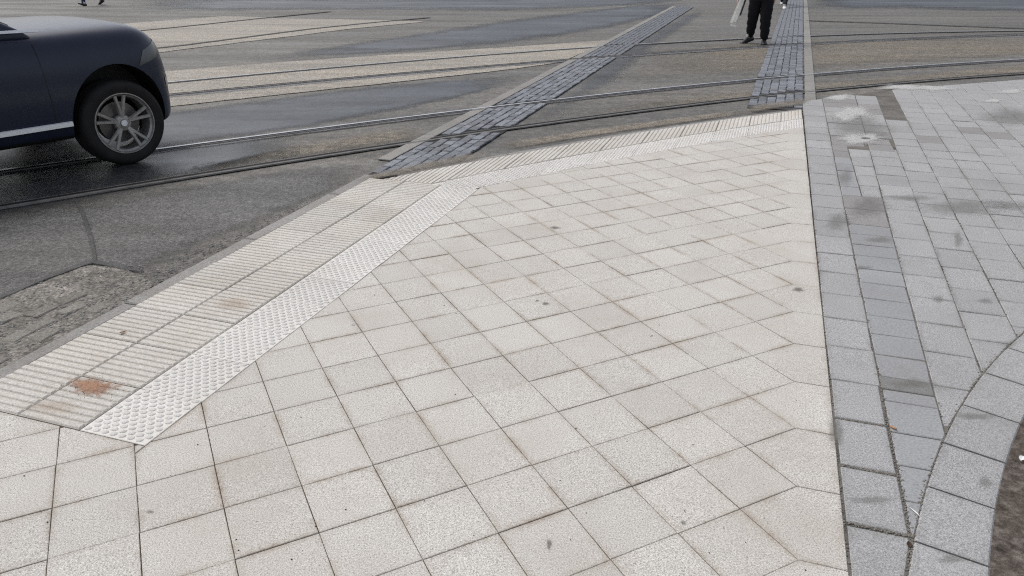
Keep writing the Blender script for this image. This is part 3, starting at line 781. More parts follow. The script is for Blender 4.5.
for _ in range(2600):                 # loose grit in the gutter and on the broken asphalt
    if random.random() < 0.6:
        x = random.uniform(-30, 150); y = random.uniform(268, 375)
        if y > 362-0.46*x or y < 298-0.36*x: continue
    else:
        x = random.uniform(0, 380); y = 372-0.50*x-random.uniform(6, 40)*(1-x/500)
        if y < 165: continue
    p = px(x, y, ROAD); lump(mb, (p.x, p.y, ROAD+0.011), random.choice((0.002, 0.003, 0.004, 0.006, 0.009)))
tag(mb.build('road_grit', M['edging']), 'loose grit and crumbs of asphalt in the gutter by the kerb', 'grit', kind='stuff')

mb = MB()
def grit_line(fn, n, sp, sizes=(0.0015, 0.002, 0.003, 0.0045)):
    for _ in range(n):
        p = fn(random.random())+Vector((random.gauss(0, sp), random.gauss(0, sp))); lump(mb, (p.x, p.y, -0.0022+random.uniform(0, 0.001)), random.choice(sizes))
grit_line(lambda t: RC+Vector((math.cos(lst[0]+(lst[-1]-lst[0])*t), math.sin(lst[0]+(lst[-1]-lst[0])*t)))*(RR-0.001), 1500, 0.006)
grit_line(lambda t: uv(-2+7*t, vl(1, -2+7*t)), 700, 0.006); grit_line(lambda t: uv(-2+30*t*t, vl(0, 0)), 500, 0.004); grit_line(lambda t: uv(4+12*t, vl(1, 4+12*t)), 300, 0.005)
for uj in (-0.54, 0.69, 1.92, 3.15): grit_line(lambda t: uv(uj, 0.04+0.76*t), 130, 0.004)
for kq in (2, 3, 4, 5): grit_line(lambda t: uv(3+14*t, vl(kq, 3+14*t)), 160, 0.004)
tag(mb.build('joint_grit', M['joint_grit']), 'sandy grit filling the joints between the grey blocks', 'grit', kind='stuff')
mb = MB()
for _ in range(170):
    p = px(random.uniform(0, 830), random.uniform(200, 575))
    if inv_uv(p)[1] < -0.1: lump(mb, (p.x, p.y, 0.0008), random.choice((0.0012, 0.0015, 0.002, 0.003)))
tag(mb.build('slab_specks', M['speck']), 'tiny dark crumbs scattered over the pale slabs', 'crumbs', kind='stuff')

# ------------------------------------------------------------------ the car
HEAD = R(52)
ch = Vector((math.cos(HEAD), math.sin(HEAD))); cr = Vector((math.sin(HEAD), -math.cos(HEAD)))
g0 = px(127, 167, ROAD); ax = g0+ch*0.07-cr*0.95
car = empty('car', (ax.x, ax.y, ROAD+0.006), HEAD)
tag(car, 'dark navy blue sport utility car driving past at the left edge', 'car')
def carpaint():
    t = NT('car_paint'); t.b.inputs['Coat Weight'].default_value = 0.22; t.b.inputs['Coat Roughness'].default_value = 0.12
    g = t.noise(2.2, 4, 0.6); c = t.mix(t.ramp(g, (0.4, 0.0), (0.7, 1.0)), (0.015, 0.020, 0.040), (0.019, 0.025, 0.046))
    sx = t.noise(18, 4, 0.7)
    return t.fin(c, t.ramp(sx, (0.3, 0.34), (0.7, 0.46)), 0.28, 0.1)
CP = carpaint()
C_BLACK = plain('car_black_plastic', (0.012, 0.012, 0.013), 0.6, 0, 0.4, 0.2)
C_RUB = plain('tyre_rubber', (0.017, 0.016, 0.016), 0.8, 0, 0.3, 0.3, 12)
C_RIM = plain('alloy', (0.34, 0.33, 0.315), 0.42, 0.6, 0.5, 0.2, 20)
C_DISC = plain('brake_disc', (0.16, 0.15, 0.145), 0.45, 0.8, 0.5, 0.2, 40)
C_CHROME = plain('bright_trim', (0.86, 0.86, 0.87), 0.3, 0.1, 0.6)
C_GLASS = plain('car_glass', (0.010, 0.012, 0.014), 0.04, 0, 0.6)
C_LAMP = plain('lamp_glass', (0.07, 0.075, 0.085), 0.10, 0.2, 0.7)
C_LAMP2 = plain('pale_lamp_glass', (0.22, 0.22, 0.23), 0.2, 0.1, 0.6)
C_RED = plain('tail_lamp_red', (0.22, 0.01, 0.01), 0.15, 0, 0.6)
def lerp_tab(tab, x):
    if x <= tab[0][0]: return tab[0][1]
    for (a, b), (c, d) in zip(tab, tab[1:]):
        if x <= c: return b+(d-b)*(x-a)/(c-a)
    return tab[-1][1]
HW = [(-3.88, 0.62), (-3.75, 0.80), (-3.4, 0.90), (-2.9, 0.955), (-2.0, 0.955), (-1.0, 0.945), (-0.4, 0.955), (0, 0.965), (0.22, 0.955), (0.36, 0.915), (0.47, 0.84), (0.57, 0.70), (0.63, 0.48)]
ZB = [(-3.88, 0.48), (-3.6, 0.34), (-3.2, 0.27), (0.25, 0.26), (0.47, 0.27), (0.63, 0.33)]
ZS = [(-3.88, 0.98), (-3.5, 1.10), (-2.5, 1.10), (-1.0, 1.07), (-0.5, 1.05), (0.0, 1.06), (0.25, 1.055), (0.42, 1.00), (0.55, 0.86), (0.63, 0.70)]
ZT = [(-3.88, 1.02), (-3.5, 1.14), (-2.5, 1.15), (-1.0, 1.13), (-0.55, 1.13), (-0.2, 1.14), (0.05, 1.145), (0.27, 1.14), (0.43, 1.085), (0.56, 0.93), (0.63, 0.74)]
xs = [-3.88, -3.8, -3.6, -3.3, -2.9, -2.4, -1.9, -1.4, -1.0, -0.7, -0.4, -0.15, 0.1, 0.26, 0.37, 0.46, 0.54, 0.60, 0.63]
V = []; F = []
def section(x):
    w_, zb, zs, zt = lerp_tab(HW, x), lerp_tab(ZB, x), lerp_tab(ZS, x), lerp_tab(ZT, x); h = zs-zb
    half = [(0.0, zb), (w_*0.62, zb), (w_*0.90, zb+0.01), (w_*0.965, zb+0.07*h/0.8), (w_*0.985, zb+h*0.28), (w_, zb+h*0.5), (w_*0.992, zb+h*0.72), (w_*0.965, zs-0.07), (w_*0.90, zs+(zt-zs)*0.35), (w_*0.78, zs+(zt-zs)*0.75), (w_*0.45, zt-0.006), (0.0, zt)]
    right = [(-y, z) for y, z in half]; left = [(y, z) for y, z in half[1:-1]][::-1]
    return right+left
secs = [section(x) for x in xs]; k = len(secs[0])
for x, s_ in zip(xs, secs):
    for y, z in s_: V.append((x, y, z))
for i in range(len(xs)-1):
    for j in range(k): q = (j+1) % k; F.append((i*k+j, i*k+q, (i+1)*k+q, (i+1)*k+j))
F.append(tuple(range(k))[::-1]); F.append(tuple((len(xs)-1)*k+j for j in range(k)))
mb = MB(); mb.add(V, F); body = mb.build('body', [CP, C_BLACK], car, smooth=True)
bm = bmesh.new(); bm.from_mesh(body.data); bmesh.ops.recalc_face_normals(bm, faces=bm.faces); bm.to_mesh(body.data); bm.free()
sm = body.modifiers.new('sub', 'SUBSURF'); sm.levels = 2; sm.render_levels = 2
WB, WR = 2.90, 0.352
cutters = []
for axx in (0.0, -WB):
    for sy in (-1, 1):
        mb = MB(); n = 40
        ya, yb = (-1.2, -0.60) if sy < 0 else (0.60, 1.2)
        Vc = [(axx+0.405*math.cos(2*math.pi*a/n), yy, WR+0.03+0.455*math.sin(2*math.pi*a/n)) for yy in (ya, yb) for a in range(n)]
        Fc = [(a, (a+1) % n, n+(a+1) % n, n+a) for a in range(n)]+[tuple(range(n))[::-1], tuple(range(n, 2*n))]
        mb.add(Vc, Fc); c_ = mb.build('cutter', C_BLACK, car)
        bm = bmesh.new(); bm.from_mesh(c_.data); bmesh.ops.recalc_face_normals(bm, faces=bm.faces); bm.to_mesh(c_.data); bm.free()
        cutters.append(c_); bo = body.modifiers.new('cut', 'BOOLEAN'); bo.object = c_; bo.operation = 'DIFFERENCE'; bo.solver = 'EXACT'
        try: bo.material_mode = 'TRANSFER'
        except Exception: pass
bpy.context.view_layer.update()
nm = baked(body); body.modifiers.clear(); body.data = nm
for c_ in cutters: bpy.data.objects.remove(c_)
cm = [m_.name if m_ else '' for m_ in nm.materials]
for p_ in nm.polygons:
    if cm[p_.material_index] == C_BLACK.name or 'plastic' in cm[p_.material_index]: p_.use_smooth = False
    c_ = p_.center
    if c_.z < 0.335 and abs(c_.y) < 2 and 'car_black_plastic' in cm: p_.material_index = cm.index('car_black_plastic')
nm.set_sharp_from_angle(angle=R(38))
def patch(name, planes, mat):       # a piece cut to a clean outline from the skin of the body, 4 mm proud of it
    bm = bmesh.new(); bm.from_mesh(body.data)
    for co, no in planes:           # keep the side the normal points to
        bmesh.ops.bisect_plane(bm, geom=bm.verts[:]+bm.edges[:]+bm.faces[:], plane_co=co, plane_no=no, clear_inner=True)
    bm.normal_update()
    for v_ in bm.verts: v_.co += v_.normal*0.004
    me = bpy.data.meshes.new(name); bm.to_mesh(me); bm.free()
    me.materials.clear(); me.materials.append(mat)
    for p_ in me.polygons: p_.material_index = 0; p_.use_smooth = True
    return link(name, me, car)
# roof and glass
def cabin():
    def ring_(z, xf, xr, wf, wr): return [(xf, -wf, z), (xf, wf, z), (xr, wr, z), (xr, -wr, z)]
    lv = [ring_(1.06, -0.50, -3.72, 0.86, 0.80), ring_(1.13, -0.58, -3.70, 0.855, 0.79), ring_(1.58, -1.36, -3.45, 0.69, 0.64), ring_(1.675, -1.62, -3.25, 0.60, 0.55)]
    V = [p for r in lv for p in r]; F = []
    for a in range(3):
        for b in range(4): F.append((a*4+b, a*4+(b+1) % 4, (a+1)*4+(b+1) % 4, (a+1)*4+b))
    F.append((12, 13, 14, 15)); F.append((3, 2, 1, 0))
    mb = MB(); mb.add(V, F); o = mb.build('cabin', CP, car, smooth=False)
    bm = bmesh.new(); bm.from_mesh(o.data); bmesh.ops.recalc_face_normals(bm, faces=bm.faces)
    bmesh.ops.bevel(bm, geom=[e for e in bm.edges], offset=0.035, segments=3, profile=0.6, affect='EDGES', clamp_overlap=True); bm.to_mesh(o.data); bm.free()
    for p_ in o.data.polygons: p_.use_smooth = True
    return o
cabin_o = cabin()
def plate(name, pts, mat, parent, th=0.006, nrm=None):
    P = [Vector(p) for p in pts]; nn = (P[1]-P[0]).cross(P[2]-P[0]).normalized()
    if nrm and nn.dot(Vector(nrm)) < 0: P.reverse(); nn = -nn
    n = len(P); V = [tuple(p+nn*th) for p in P]+[tuple(p-nn*th) for p in P]
    F = [tuple(range(n)), tuple(range(2*n-1, n-1, -1))]+[(k, n+k, n+(k+1) % n, (k+1) % n) for k in range(n)]
    mb = MB(); mb.add(V, F); return mb.build(name, mat, parent)
def side_pt(x, z, sy, extra=0.004):   # point on the cabin's sloping side
    t = (z-1.13)/(1.58-1.13); t2 = max(0, (x+3.7)/3.1); wy = (0.855-0.165*t)*t2+(0.79-0.15*t)*(1-t2); return (x, sy*(wy+extra), z)
for sy in (-1, 1):
    for quad in (((-0.86, 1.16), (-1.62, 1.16), (-1.62, 1.53), (-1.46, 1.53)), ((-1.70, 1.16), (-2.55, 1.16), (-2.50, 1.53), (-1.70, 1.53)), ((-2.64, 1.16), (-3.42, 1.18), (-3.15, 1.50), (-2.58, 1.53))):
        plate('side_window', [side_pt(x, z, sy) for x, z in quad], C_GLASS, car, 0.004, (0, sy, 0.3))
    tr = [side_pt(x, z, sy, 0.008) for x, z in ((-0.46, 1.115), (-3.42, 1.15), (-3.42, 1.168), (-0.50, 1.135))]
    plate('window_trim', [(tr[0][0], tr[0][1]+sy*0.012, tr[0][2]), (tr[1][0], tr[1][1]+sy*0.012, tr[1][2]), (tr[2][0], tr[2][1]+sy*0.012, tr[2][2]), (tr[3][0], tr[3][1]+sy*0.012, tr[3][2])], C_CHROME, car, 0.006, (0, sy, 0))
    # bright strip along the foot of the doors
    hw = lambda x: lerp_tab(HW, x)
    st_x = [-0.415, -0.9, -1.4, -1.9, -2.42]
    V = []; F = []
    for x in st_x:
        for dy, z in ((0.0, 0.398), (0.020, 0.402), (0.020, 0.436), (0.0, 0.440)): V.append((x, sy*(hw(x)*0.985+0.0+dy), z))
    for a in range(len(st_x)-1):
        for b in range(4): F.append((a*4+b, a*4+(b+1) % 4, (a+1)*4+(b+1) % 4, (a+1)*4+b))
    F += [(0, 1, 2, 3), (16, 17, 18, 19)]
    mb = MB(); mb.add(V, F); o = mb.build('sill_strip', C_CHROME, car)
    bm = bmesh.new(); bm.from_mesh(o.data); bmesh.ops.recalc_face_normals(bm, faces=bm.faces); bm.to_mesh(o.data); bm.free()
    # door shut lines as thin dark strips set just proud of the skin
    for xd, z0, z1 in ((-0.52, 0.42, 1.04), (-1.66, 0.42, 1.07)):
        pts = []
        for kz in range(9):
            z = z0+(z1-z0)*kz/8; h = lerp_tab(ZS, xd)-lerp_tab(ZB, xd); r_ = (z-lerp_tab(ZB, xd))/h
            wy = lerp_tab(HW, xd)*lerp_tab([(0, 0.95), (0.09, 0.968), (0.28, 0.985), (0.5, 0.998), (0.72, 0.99), (0.91, 0.962), (1, 0.93)], r_); pts.append((xd-0.04*(z-z0), wy, z))
        V = []; F = []
        for p in pts: V += [(p[0]-0.003, sy*(p[1]+0.0015), p[2]), (p[0]+0.003, sy*(p[1]+0.0015), p[2])]
        for a in range(8): F.append((2*a, 2*a+1, 2*a+3, 2*a+2))
        mb = MB(); mb.add(V, F); mb.build('door_gap', C_BLACK, car)
    # mirror
    mb = MB(); mb.box(-0.98, -0.80, min(sy*0.98, sy*1.12), max(sy*0.98, sy*1.12), 1.12, 1.27)
    o = mb.build('mirror', CP, car)
    bm = bmesh.new(); bm.from_mesh(o.data); bmesh.ops.recalc_face_normals(bm, faces=bm.faces); bmesh.ops.bevel(bm, geom=list(bm.edges), offset=0.04, segments=3, affect='EDGES', profile=0.5); bm.to_mesh(o.data); bm.free()
    mb = MB(); mb.box(-0.92, -0.86, min(sy*0.84, sy*1.0), max(sy*0.84, sy*1.0), 1.12, 1.16); mb.build('mirror_arm', C_BLACK, o)
    # door handles
    for xh in (-1.45, -2.45):
        mb = MB(); mb.box(xh-0.1, xh+0.1, min(sy*0.945, sy*0.985), max(sy*0.945, sy*0.985), 0.93, 0.955); mb.build('door_handle', CP, car)
    # headlamp wrapping round the wing, tail lamp
    hl = patch('headlight', [((0.30, 0, 0.95), (0.85, 0, -0.5)), ((0.60, 0, 0.9), (-1, 0, 0)), ((0.45, 0, 0.855), (-0.25, 0, 1)), ((0.45, 0, 0.975), (0.35, 0, -1)), ((0, sy*0.5, 0), (0, sy, 0))], C_LAMP)
    patch('bumper_lamp', [((0.47, 0, 0), (1, 0, 0)), ((0.585, 0, 0), (-1, 0, 0)), ((0.5, 0, 0.60), (0, 0, 1)), ((0.5, 0, 0.665), (0.1, 0, -1)), ((0, sy*0.5, 0), (0, sy, 0))], C_LAMP2)
    plate('tail_light', [(-3.72, sy*0.82, 0.86), (-3.87, sy*0.60, 0.86), (-3.85, sy*0.60, 1.0), (-3.68, sy*0.82, 1.02)], C_RED, car, 0.01, (-1, sy, 0))
plate('windscreen', [(-0.62, -0.74, 1.16), (-0.62, 0.74, 1.16), (-1.335, 0.60, 1.565), (-1.335, -0.60, 1.565)], C_GLASS, car, 0.008, (1, 0, 1))
plate('rear_window', [(-3.70, -0.66, 1.16), (-3.70, 0.66, 1.16), (-3.455, 0.54, 1.56), (-3.455, -0.54, 1.56)], C_GLASS, car, 0.008, (-1, 0, 1))
plate('grille', [(0.640, -0.36, 0.42), (0.640, 0.36, 0.42), (0.640, 0.40, 0.60), (0.640, -0.40, 0.60)], C_BLACK, car, 0.012, (1, 0, 0))
plate('number_plate', [(0.658, -0.26, 0.46), (0.658, 0.26, 0.46), (0.658, 0.26, 0.56), (0.658, -0.26, 0.56)], plain('plate_white', (0.7, 0.7, 0.7), 0.4), car, 0.004, (1, 0, 0))
plate('under_tray', [(0.45, -0.55, 0.25), (0.45, 0.55, 0.25), (-3.5, 0.55, 0.27), (-3.5, -0.55, 0.27)], C_BLACK, car, 0.02)
# wheels
def make_wheel(x, sy):
    # built with the outer face towards -Y, mirrored for the left side by a half turn
    y = sy*(0.95-0.135)
    hub = MB(); hub.lathe([(0.0, 0.05), (0.17, 0.05), (0.17, -0.02), (0.06, -0.03), (0.0, -0.03)], n=32)
    wo_ = hub.build('wheel', C_DISC, car, smooth=False, loc=(x, y, WR), rz=0 if sy < 0 else math.pi)
    t = MB(); r = WR
    t.lathe([(0.245, -0.118), (0.262, -0.128), (0.295, -0.137), (0.318, -0.135), (0.334, -0.125), (0.345, -0.105), (r, -0.07), (r, -0.045), (r-0.008, -0.043), (r-0.008, -0.036), (r, -0.034), (r, -0.004), (r-0.008, -0.002), (r-0.008, 0.006), (r, 0.008), (r, 0.05), (0.345, 0.105), (0.332, 0.128), (0.295, 0.137), (0.25, 0.12)], n=64)
    t.build('tyre', C_RUB, wo_, smooth=True)
    m_ = MB()
    m_.lathe([(0.252, -0.118), (0.250, -0.128), (0.243, -0.128), (0.236, -0.112), (0.222, -0.098), (0.215, 0.02), (0.24, 0.11)], n=64)
    m_.lathe([(0.0, -0.108), (0.028, -0.107), (0.032, -0.098), (0.062, -0.094), (0.072, -0.08), (0.072, -0.05)], n=40)
    for k in range(5):              # five pairs of slim spokes
        for dd in (-0.17, 0.17):
            a = 2*math.pi*k/5+0.30; P0 = Vector((0.05*math.cos(a), 0, 0.05*math.sin(a))); ae = a+dd; P1 = Vector((0.232*math.cos(ae), 0, 0.232*math.sin(ae)))
            d = (P1-P0).normalized(); nn = Vector((-d.z, 0, d.x)); V = []
            for p, hw_, yo in ((P0, 0.020, -0.100), (P0.lerp(P1, 0.5), 0.0155, -0.108), (P1, 0.017, -0.116)):
                V += [tuple(p-nn*hw_+Vector((0, yo+0.012, 0))), tuple(p-nn*hw_*0.6+Vector((0, yo, 0))), tuple(p+nn*hw_*0.6+Vector((0, yo, 0))), tuple(p+nn*hw_+Vector((0, yo+0.012, 0))), tuple(p+Vector((0, yo+0.035, 0)))]
            F = []
            for s_ in range(2):
                for q in range(5): F.append((s_*5+q, s_*5+(q+1) % 5, (s_+1)*5+(q+1) % 5, (s_+1)*5+q))
            m_.add(V, F)
    ro_ = m_.build('rim', C_RIM, wo_, smooth=False)
    bm = bmesh.new(); bm.from_mesh(ro_.data); bmesh.ops.recalc_face_normals(bm, faces=bm.faces); bm.to_mesh(ro_.data); bm.free()
    cap = MB(); cap.lathe([(0.0, -0.1125), (0.024, -0.1115), (0.027, -0.106)], n=24); cap.build('hub_cap', C_CHROME, wo_)
for x in (0.0, -WB):
    for sy in (-1, 1): make_wheel(x, sy)

# ------------------------------------------------------------------ people
SKIN = plain('skin', (0.48, 0.29, 0.21), 0.55, 0, 0.4, 0.06, 40)
def cloth(name, c, nz=0.25): return plain(name, c, 0.9, 0, 0.2, nz, 60)
def person(label, feet, heading, hip_z, trousers, jacket, shoe, hair_c, sole, thick=1.0, arm_out=0.0, swing=0.25, lift=(0.0, 0.0), pitch=(0.0, 0.0), yaw=(0, 0), shank=(None, None)):
    """feet: two ground points (right, left of the walker); heading in radians"""
    f = Vector((math.cos(heading), math.sin(heading), 0)); rt = Vector((math.sin(heading), -math.cos(heading), 0)); up = Vector((0, 0, 1))
    base = Vector(((feet[0].x+feet[1].x)/2, (feet[0].y+feet[1].y)/2, ROAD+0.004))
    root = empty('person', base)
    vs = []; es = []; rs = []
    def v(p, r, par=None):
        vs.append(p-base); rs.append(r if isinstance(r, tuple) else (r, r))
        if par is not None: es.append((par, len(vs)-1))
        return len(vs)-1
    T = thick
    pel = base+up*(hip_z+0.06)
    iP = v(pel, (0.165*T, 0.125*T))
    ankles = []
    for k, s in ((0, 1), (1, -1)):
        a = Vector((feet[k].x, feet[k].y, ROAD+0.004+0.10+lift[k])); ankles.append(a)
        h = pel+rt*s*0.10-up*0.07
        knee = (h+a)*0.5+f*0.05+up*0.01
        i = v(h, 0.115*T, iP); i = v(h.lerp(knee, 0.5), 0.105*T, i); i = v(knee, 0.085*T, i); i = v(knee.lerp(a, 0.5), 0.078*T, i); i = v(a.lerp(knee, 0.10), 0.066*T, i); i = v(a-up*0.035, 0.05, i)
    i = v(pel+up*0.16, (0.155*T, 0.115*T), iP); i = v(pel+up*0.34, (0.175*T, 0.125*T), i); iC = v(pel+up*0.46, (0.17*T, 0.115*T), i)
    n1 = v(pel+up*0.56, 0.06, iC); hd = pel+up*0.62+f*0.015
    i = v(hd, 0.06, n1); i = v(hd+up*0.05+f*0.015, (0.075, 0.085), i); i = v(hd+up*0.13+f*0.01, (0.082, 0.1), i); i = v(hd+up*0.20, (0.07, 0.085), i); v(hd+up*0.235, 0.035, i)
    hands = []; hk = []
    for k, s in ((0, 1), (1, -1)):
        sh = pel+up*0.47+rt*s*0.18
        el = sh+rt*s*(0.05+arm_out*(k == 0))-up*0.29-f*0.03
        sw = swing*(1 if k == 0 else -1)
        wr = el+rt*s*(0.0+arm_out*0.5*(k == 0))-up*0.24+f*sw*0.5
        i = v(sh, 0.075*T, iC); i = v(sh.lerp(el, 0.5), 0.062*T, i); i = v(el, 0.054*T, i); i = v(el.lerp(wr, 0.6), 0.046, i); iw = v(wr, 0.030, i)
        d = (wr-el).normalized(); ip = v(wr+d*0.055, (0.036, 0.018), iw); hands.append(wr+d*0.09); hk.append((wr-base, d))
        for q, (o_, ln) in enumerate(((-0.027, 0.060), (-0.009, 0.072), (0.009, 0.068), (0.027, 0.052))):
            b = wr+d*0.085+f*o_; j = v(b, 0.0095, ip); j = v(b+d*ln*0.55-rt*s*0.010, 0.009, j); v(b+d*ln-rt*s*0.028, 0.0075, j)
        b = wr+d*0.03+f*0.030; j = v(b, 0.011, iw); v(b+d*0.045+f*0.018-rt*s*0.012, 0.009, j)
    me = bpy.data.meshes.new('body'); me.from_pydata([tuple(p) for p in vs], es, [])
    o = bpy.data.objects.new('body', me); col.objects.link(o); o.parent = root
    md = o.modifiers.new('skin', 'SKIN')
    sl = me.skin_vertices[0].data
    for k, r in enumerate(rs): sl[k].radius = r
    sl[0].use_root = True
    md.use_smooth_shade = True
    ss = o.modifiers.new('sub', 'SUBSURF'); ss.levels = 2; ss.render_levels = 2
    bpy.context.view_layer.update()
    nm = baked(o); o.modifiers.clear(); o.data = nm
    nm.materials.clear()
    for m_ in (trousers, jacket, SKIN): nm.materials.append(m_)
    zb = hip_z+0.06; bz = base.z
    wr_z = hip_z+0.06+0.47-0.53
    for p_ in nm.polygons:
        c_ = p_.center; z = c_.z; lat = abs(Vector((c_.x, c_.y, 0)).dot(rt))
        p_.use_smooth = True
        if z > zb+0.555 or any((c_-w0).dot(d0) > 0.005 and (c_-w0-d0*(c_-w0).dot(d0)).length < 0.075 and (c_-w0).dot(d0) < 0.22 for w0, d0 in hk): p_.material_index = 2
        elif z > zb-0.10: p_.material_index = 1
        else: p_.material_index = 0
    # soft folds in the cloth
    bm = bmesh.new(); bm.from_mesh(nm)
    for v_ in bm.verts:
        if v_.co.z < zb+0.5: v_.co += v_.normal*(0.006*math.sin(v_.co.z*46+v_.co.x*19)+0.004*math.sin(v_.co.z*83-v_.co.y*31))
    bm.to_mesh(nm); bm.free()
    # hair cap, nose and ears
    hb = MB(); hc = hd-base+up*0.135-f*0.012
    V = []; F = []; nu, nv = 14, 7
    for a in range(nv+1):
        ph = math.pi*0.56*a/nv
        for b in range(nu):
            t = 2*math.pi*b/nu; V.append(tuple(hc+rt*(0.091*math.sin(ph)*math.sin(t))+f*(0.109*math.sin(ph)*math.cos(t)-0.012*(a/nv))+up*0.118*math.cos(ph)))
    for a in range(nv):
        for b in range(nu): F.append((a*nu+b, a*nu+(b+1) % nu, (a+1)*nu+(b+1) % nu, (a+1)*nu+b))
    hb.add(V, F); hb.build('hair', hair_c, root, smooth=True)
    nb = MB(); c_ = hd-base+up*0.105+f*0.095
    nb.add([tuple(c_+up*0.03), tuple(c_-up*0.018+rt*0.017), tuple(c_-up*0.018-rt*0.017), tuple(c_-up*0.012+f*0.026)], [(0, 1, 3), (0, 3, 2), (1, 2, 3), (0, 2, 1)])
    nb.build('nose', SKIN, root, smooth=False)
    for s in (1, -1):
        eb = MB(); c_ = hd-base+up*0.11+rt*s*0.086; eb.lathe([(0.0, -0.008), (0.022, -0.006), (0.026, 0.004), (0.0, 0.008)], n=10)
        e_ = eb.build('ear', SKIN, root, smooth=True, loc=c_, rz=heading)
    # shoes
    for k, s in ((0, 1), (1, -1)):
        sb = MB(); V = []; F = []
        st = [(-0.085, 0.028, 0.06), (-0.07, 0.038, 0.085), (-0.02, 0.042, 0.095), (0.05, 0.044, 0.078), (0.11, 0.050, 0.058), (0.165, 0.046, 0.045), (0.195, 0.026, 0.034)]
        for x, hw_, hh in st: V += [(x, -hw_, 0.016), (x, -hw_*1.02, hh*0.55), (x, -hw_*0.55, hh), (x, hw_*0.55, hh), (x, hw_*1.02, hh*0.55), (x, hw_, 0.016)]
        for a in range(len(st)-1):
            for b in range(6): F.append((a*6+b, a*6+(b+1) % 6, (a+1)*6+(b+1) % 6, (a+1)*6+b))
        F += [tuple(range(6))[::-1], tuple((len(st)-1)*6+b for b in range(6))]
        sb.add(V, F)
        so2 = sb.build('shoe', shoe, root, smooth=True); so2.location = ankles[k]-up*0.10-base
        so2.rotation_euler = (0, pitch[k], heading+yaw[k]); so2.scale = (thick**0.5,)*3
        tb = MB(); n = len(st)
        V = [(x, -hw_*1.06, z) for z in (0.0, 0.020) for x, hw_, hh in st]+[(x, hw_*1.06, z) for z in (0.0, 0.020) for x, hw_, hh in st]
        F = []
        for a in range(n-1):
            F += [(a, a+1, n+a+1, n+a), (2*n+a, 3*n+a, 3*n+a+1, 2*n+a+1), (a, 2*n+a, 2*n+a+1, a+1), (n+a, n+a+1, 3*n+a+1, 3*n+a)]
        F += [(0, n, 3*n, 2*n), (n-1, 2*n+n-1, 4*n-1, 2*n-1)]
        tb.add(V, F); tb.build('sole', sole, so2)
        kb = MB(); kb.lathe([(0.0, 0.0)]+[(0.036, 0.0), (0.040, 0.03), (0.040, 0.07)], n=14)
        sk = kb.build('sock', plain('sock_white', (0.62, 0.62, 0.60), 0.9), so2, smooth=True, loc=(0.002, 0, 0.07)); sk.rotation_euler.x = math.pi/2
    tag(root, label, 'person')
    return root, hands, (f, rt, up)
BLK = cloth('black_cloth', (0.010, 0.010, 0.012)); JKT = cloth('black_jacket', (0.014, 0.016, 0.022)); JEAN = cloth('blue_jeans', (0.035, 0.05, 0.095)); DRK = cloth('dark_trousers', (0.02, 0.021, 0.026))
BSHOE = plain('black_shoe', (0.010, 0.010, 0.011), 0.45, 0, 0.5, 0.2); WSHOE = plain('white_shoe', (0.62, 0.62, 0.61), 0.6, 0, 0.4, 0.1)
HAIR = plain('dark_hair', (0.03, 0.02, 0.014), 0.6, 0, 0.4, 0.4, 80); SOLE_B = plain('black_sole', (0.012, 0.012, 0.012), 0.8); SOLE_W = plain('white_sole', (0.6, 0.6, 0.58), 0.7)
fR, fL = px(748.5, 42.5, ROAD), px(763, 44, ROAD)
# the nearest walker comes towards the camera, his right foot at the left in the picture
dn = (fL-fR)
fR2 = px(749, 43.0, ROAD); fL2 = px(763.5, 44.5, ROAD)
p1, h1, ax1 = person('person in baggy black trousers and black shoes carrying pale papers', (fR2, fL2), R(248), 0.86, BLK, JKT, BSHOE, HAIR, SOLE_B, thick=1.3, arm_out=0.13, swing=0.1, lift=(0.03, 0.0), pitch=(0.25, 0.0), yaw=(-0.75, 0.15))
f1, g1 = px(781.5, 4.0, ROAD), px(784, 9.0, ROAD)
person('person in dark trousers and white shoes walking on the sett strip', (f1, g1), R(262), 0.86, DRK, DRK, WSHOE, HAIR, SOLE_W, swing=0.2, lift=(0.0, 0.0), pitch=(0.0, 0.0))
f2, g2 = px(103, 4.5, ROAD), px(84, 6.0, ROAD)
person('person in blue jeans striding left far behind the dark car', (f2, g2), R(178), 0.82, JEAN, JKT, BSHOE, HAIR, SOLE_B, swing=0.4, lift=(0.06, 0.0), pitch=(0.55, -0.4))
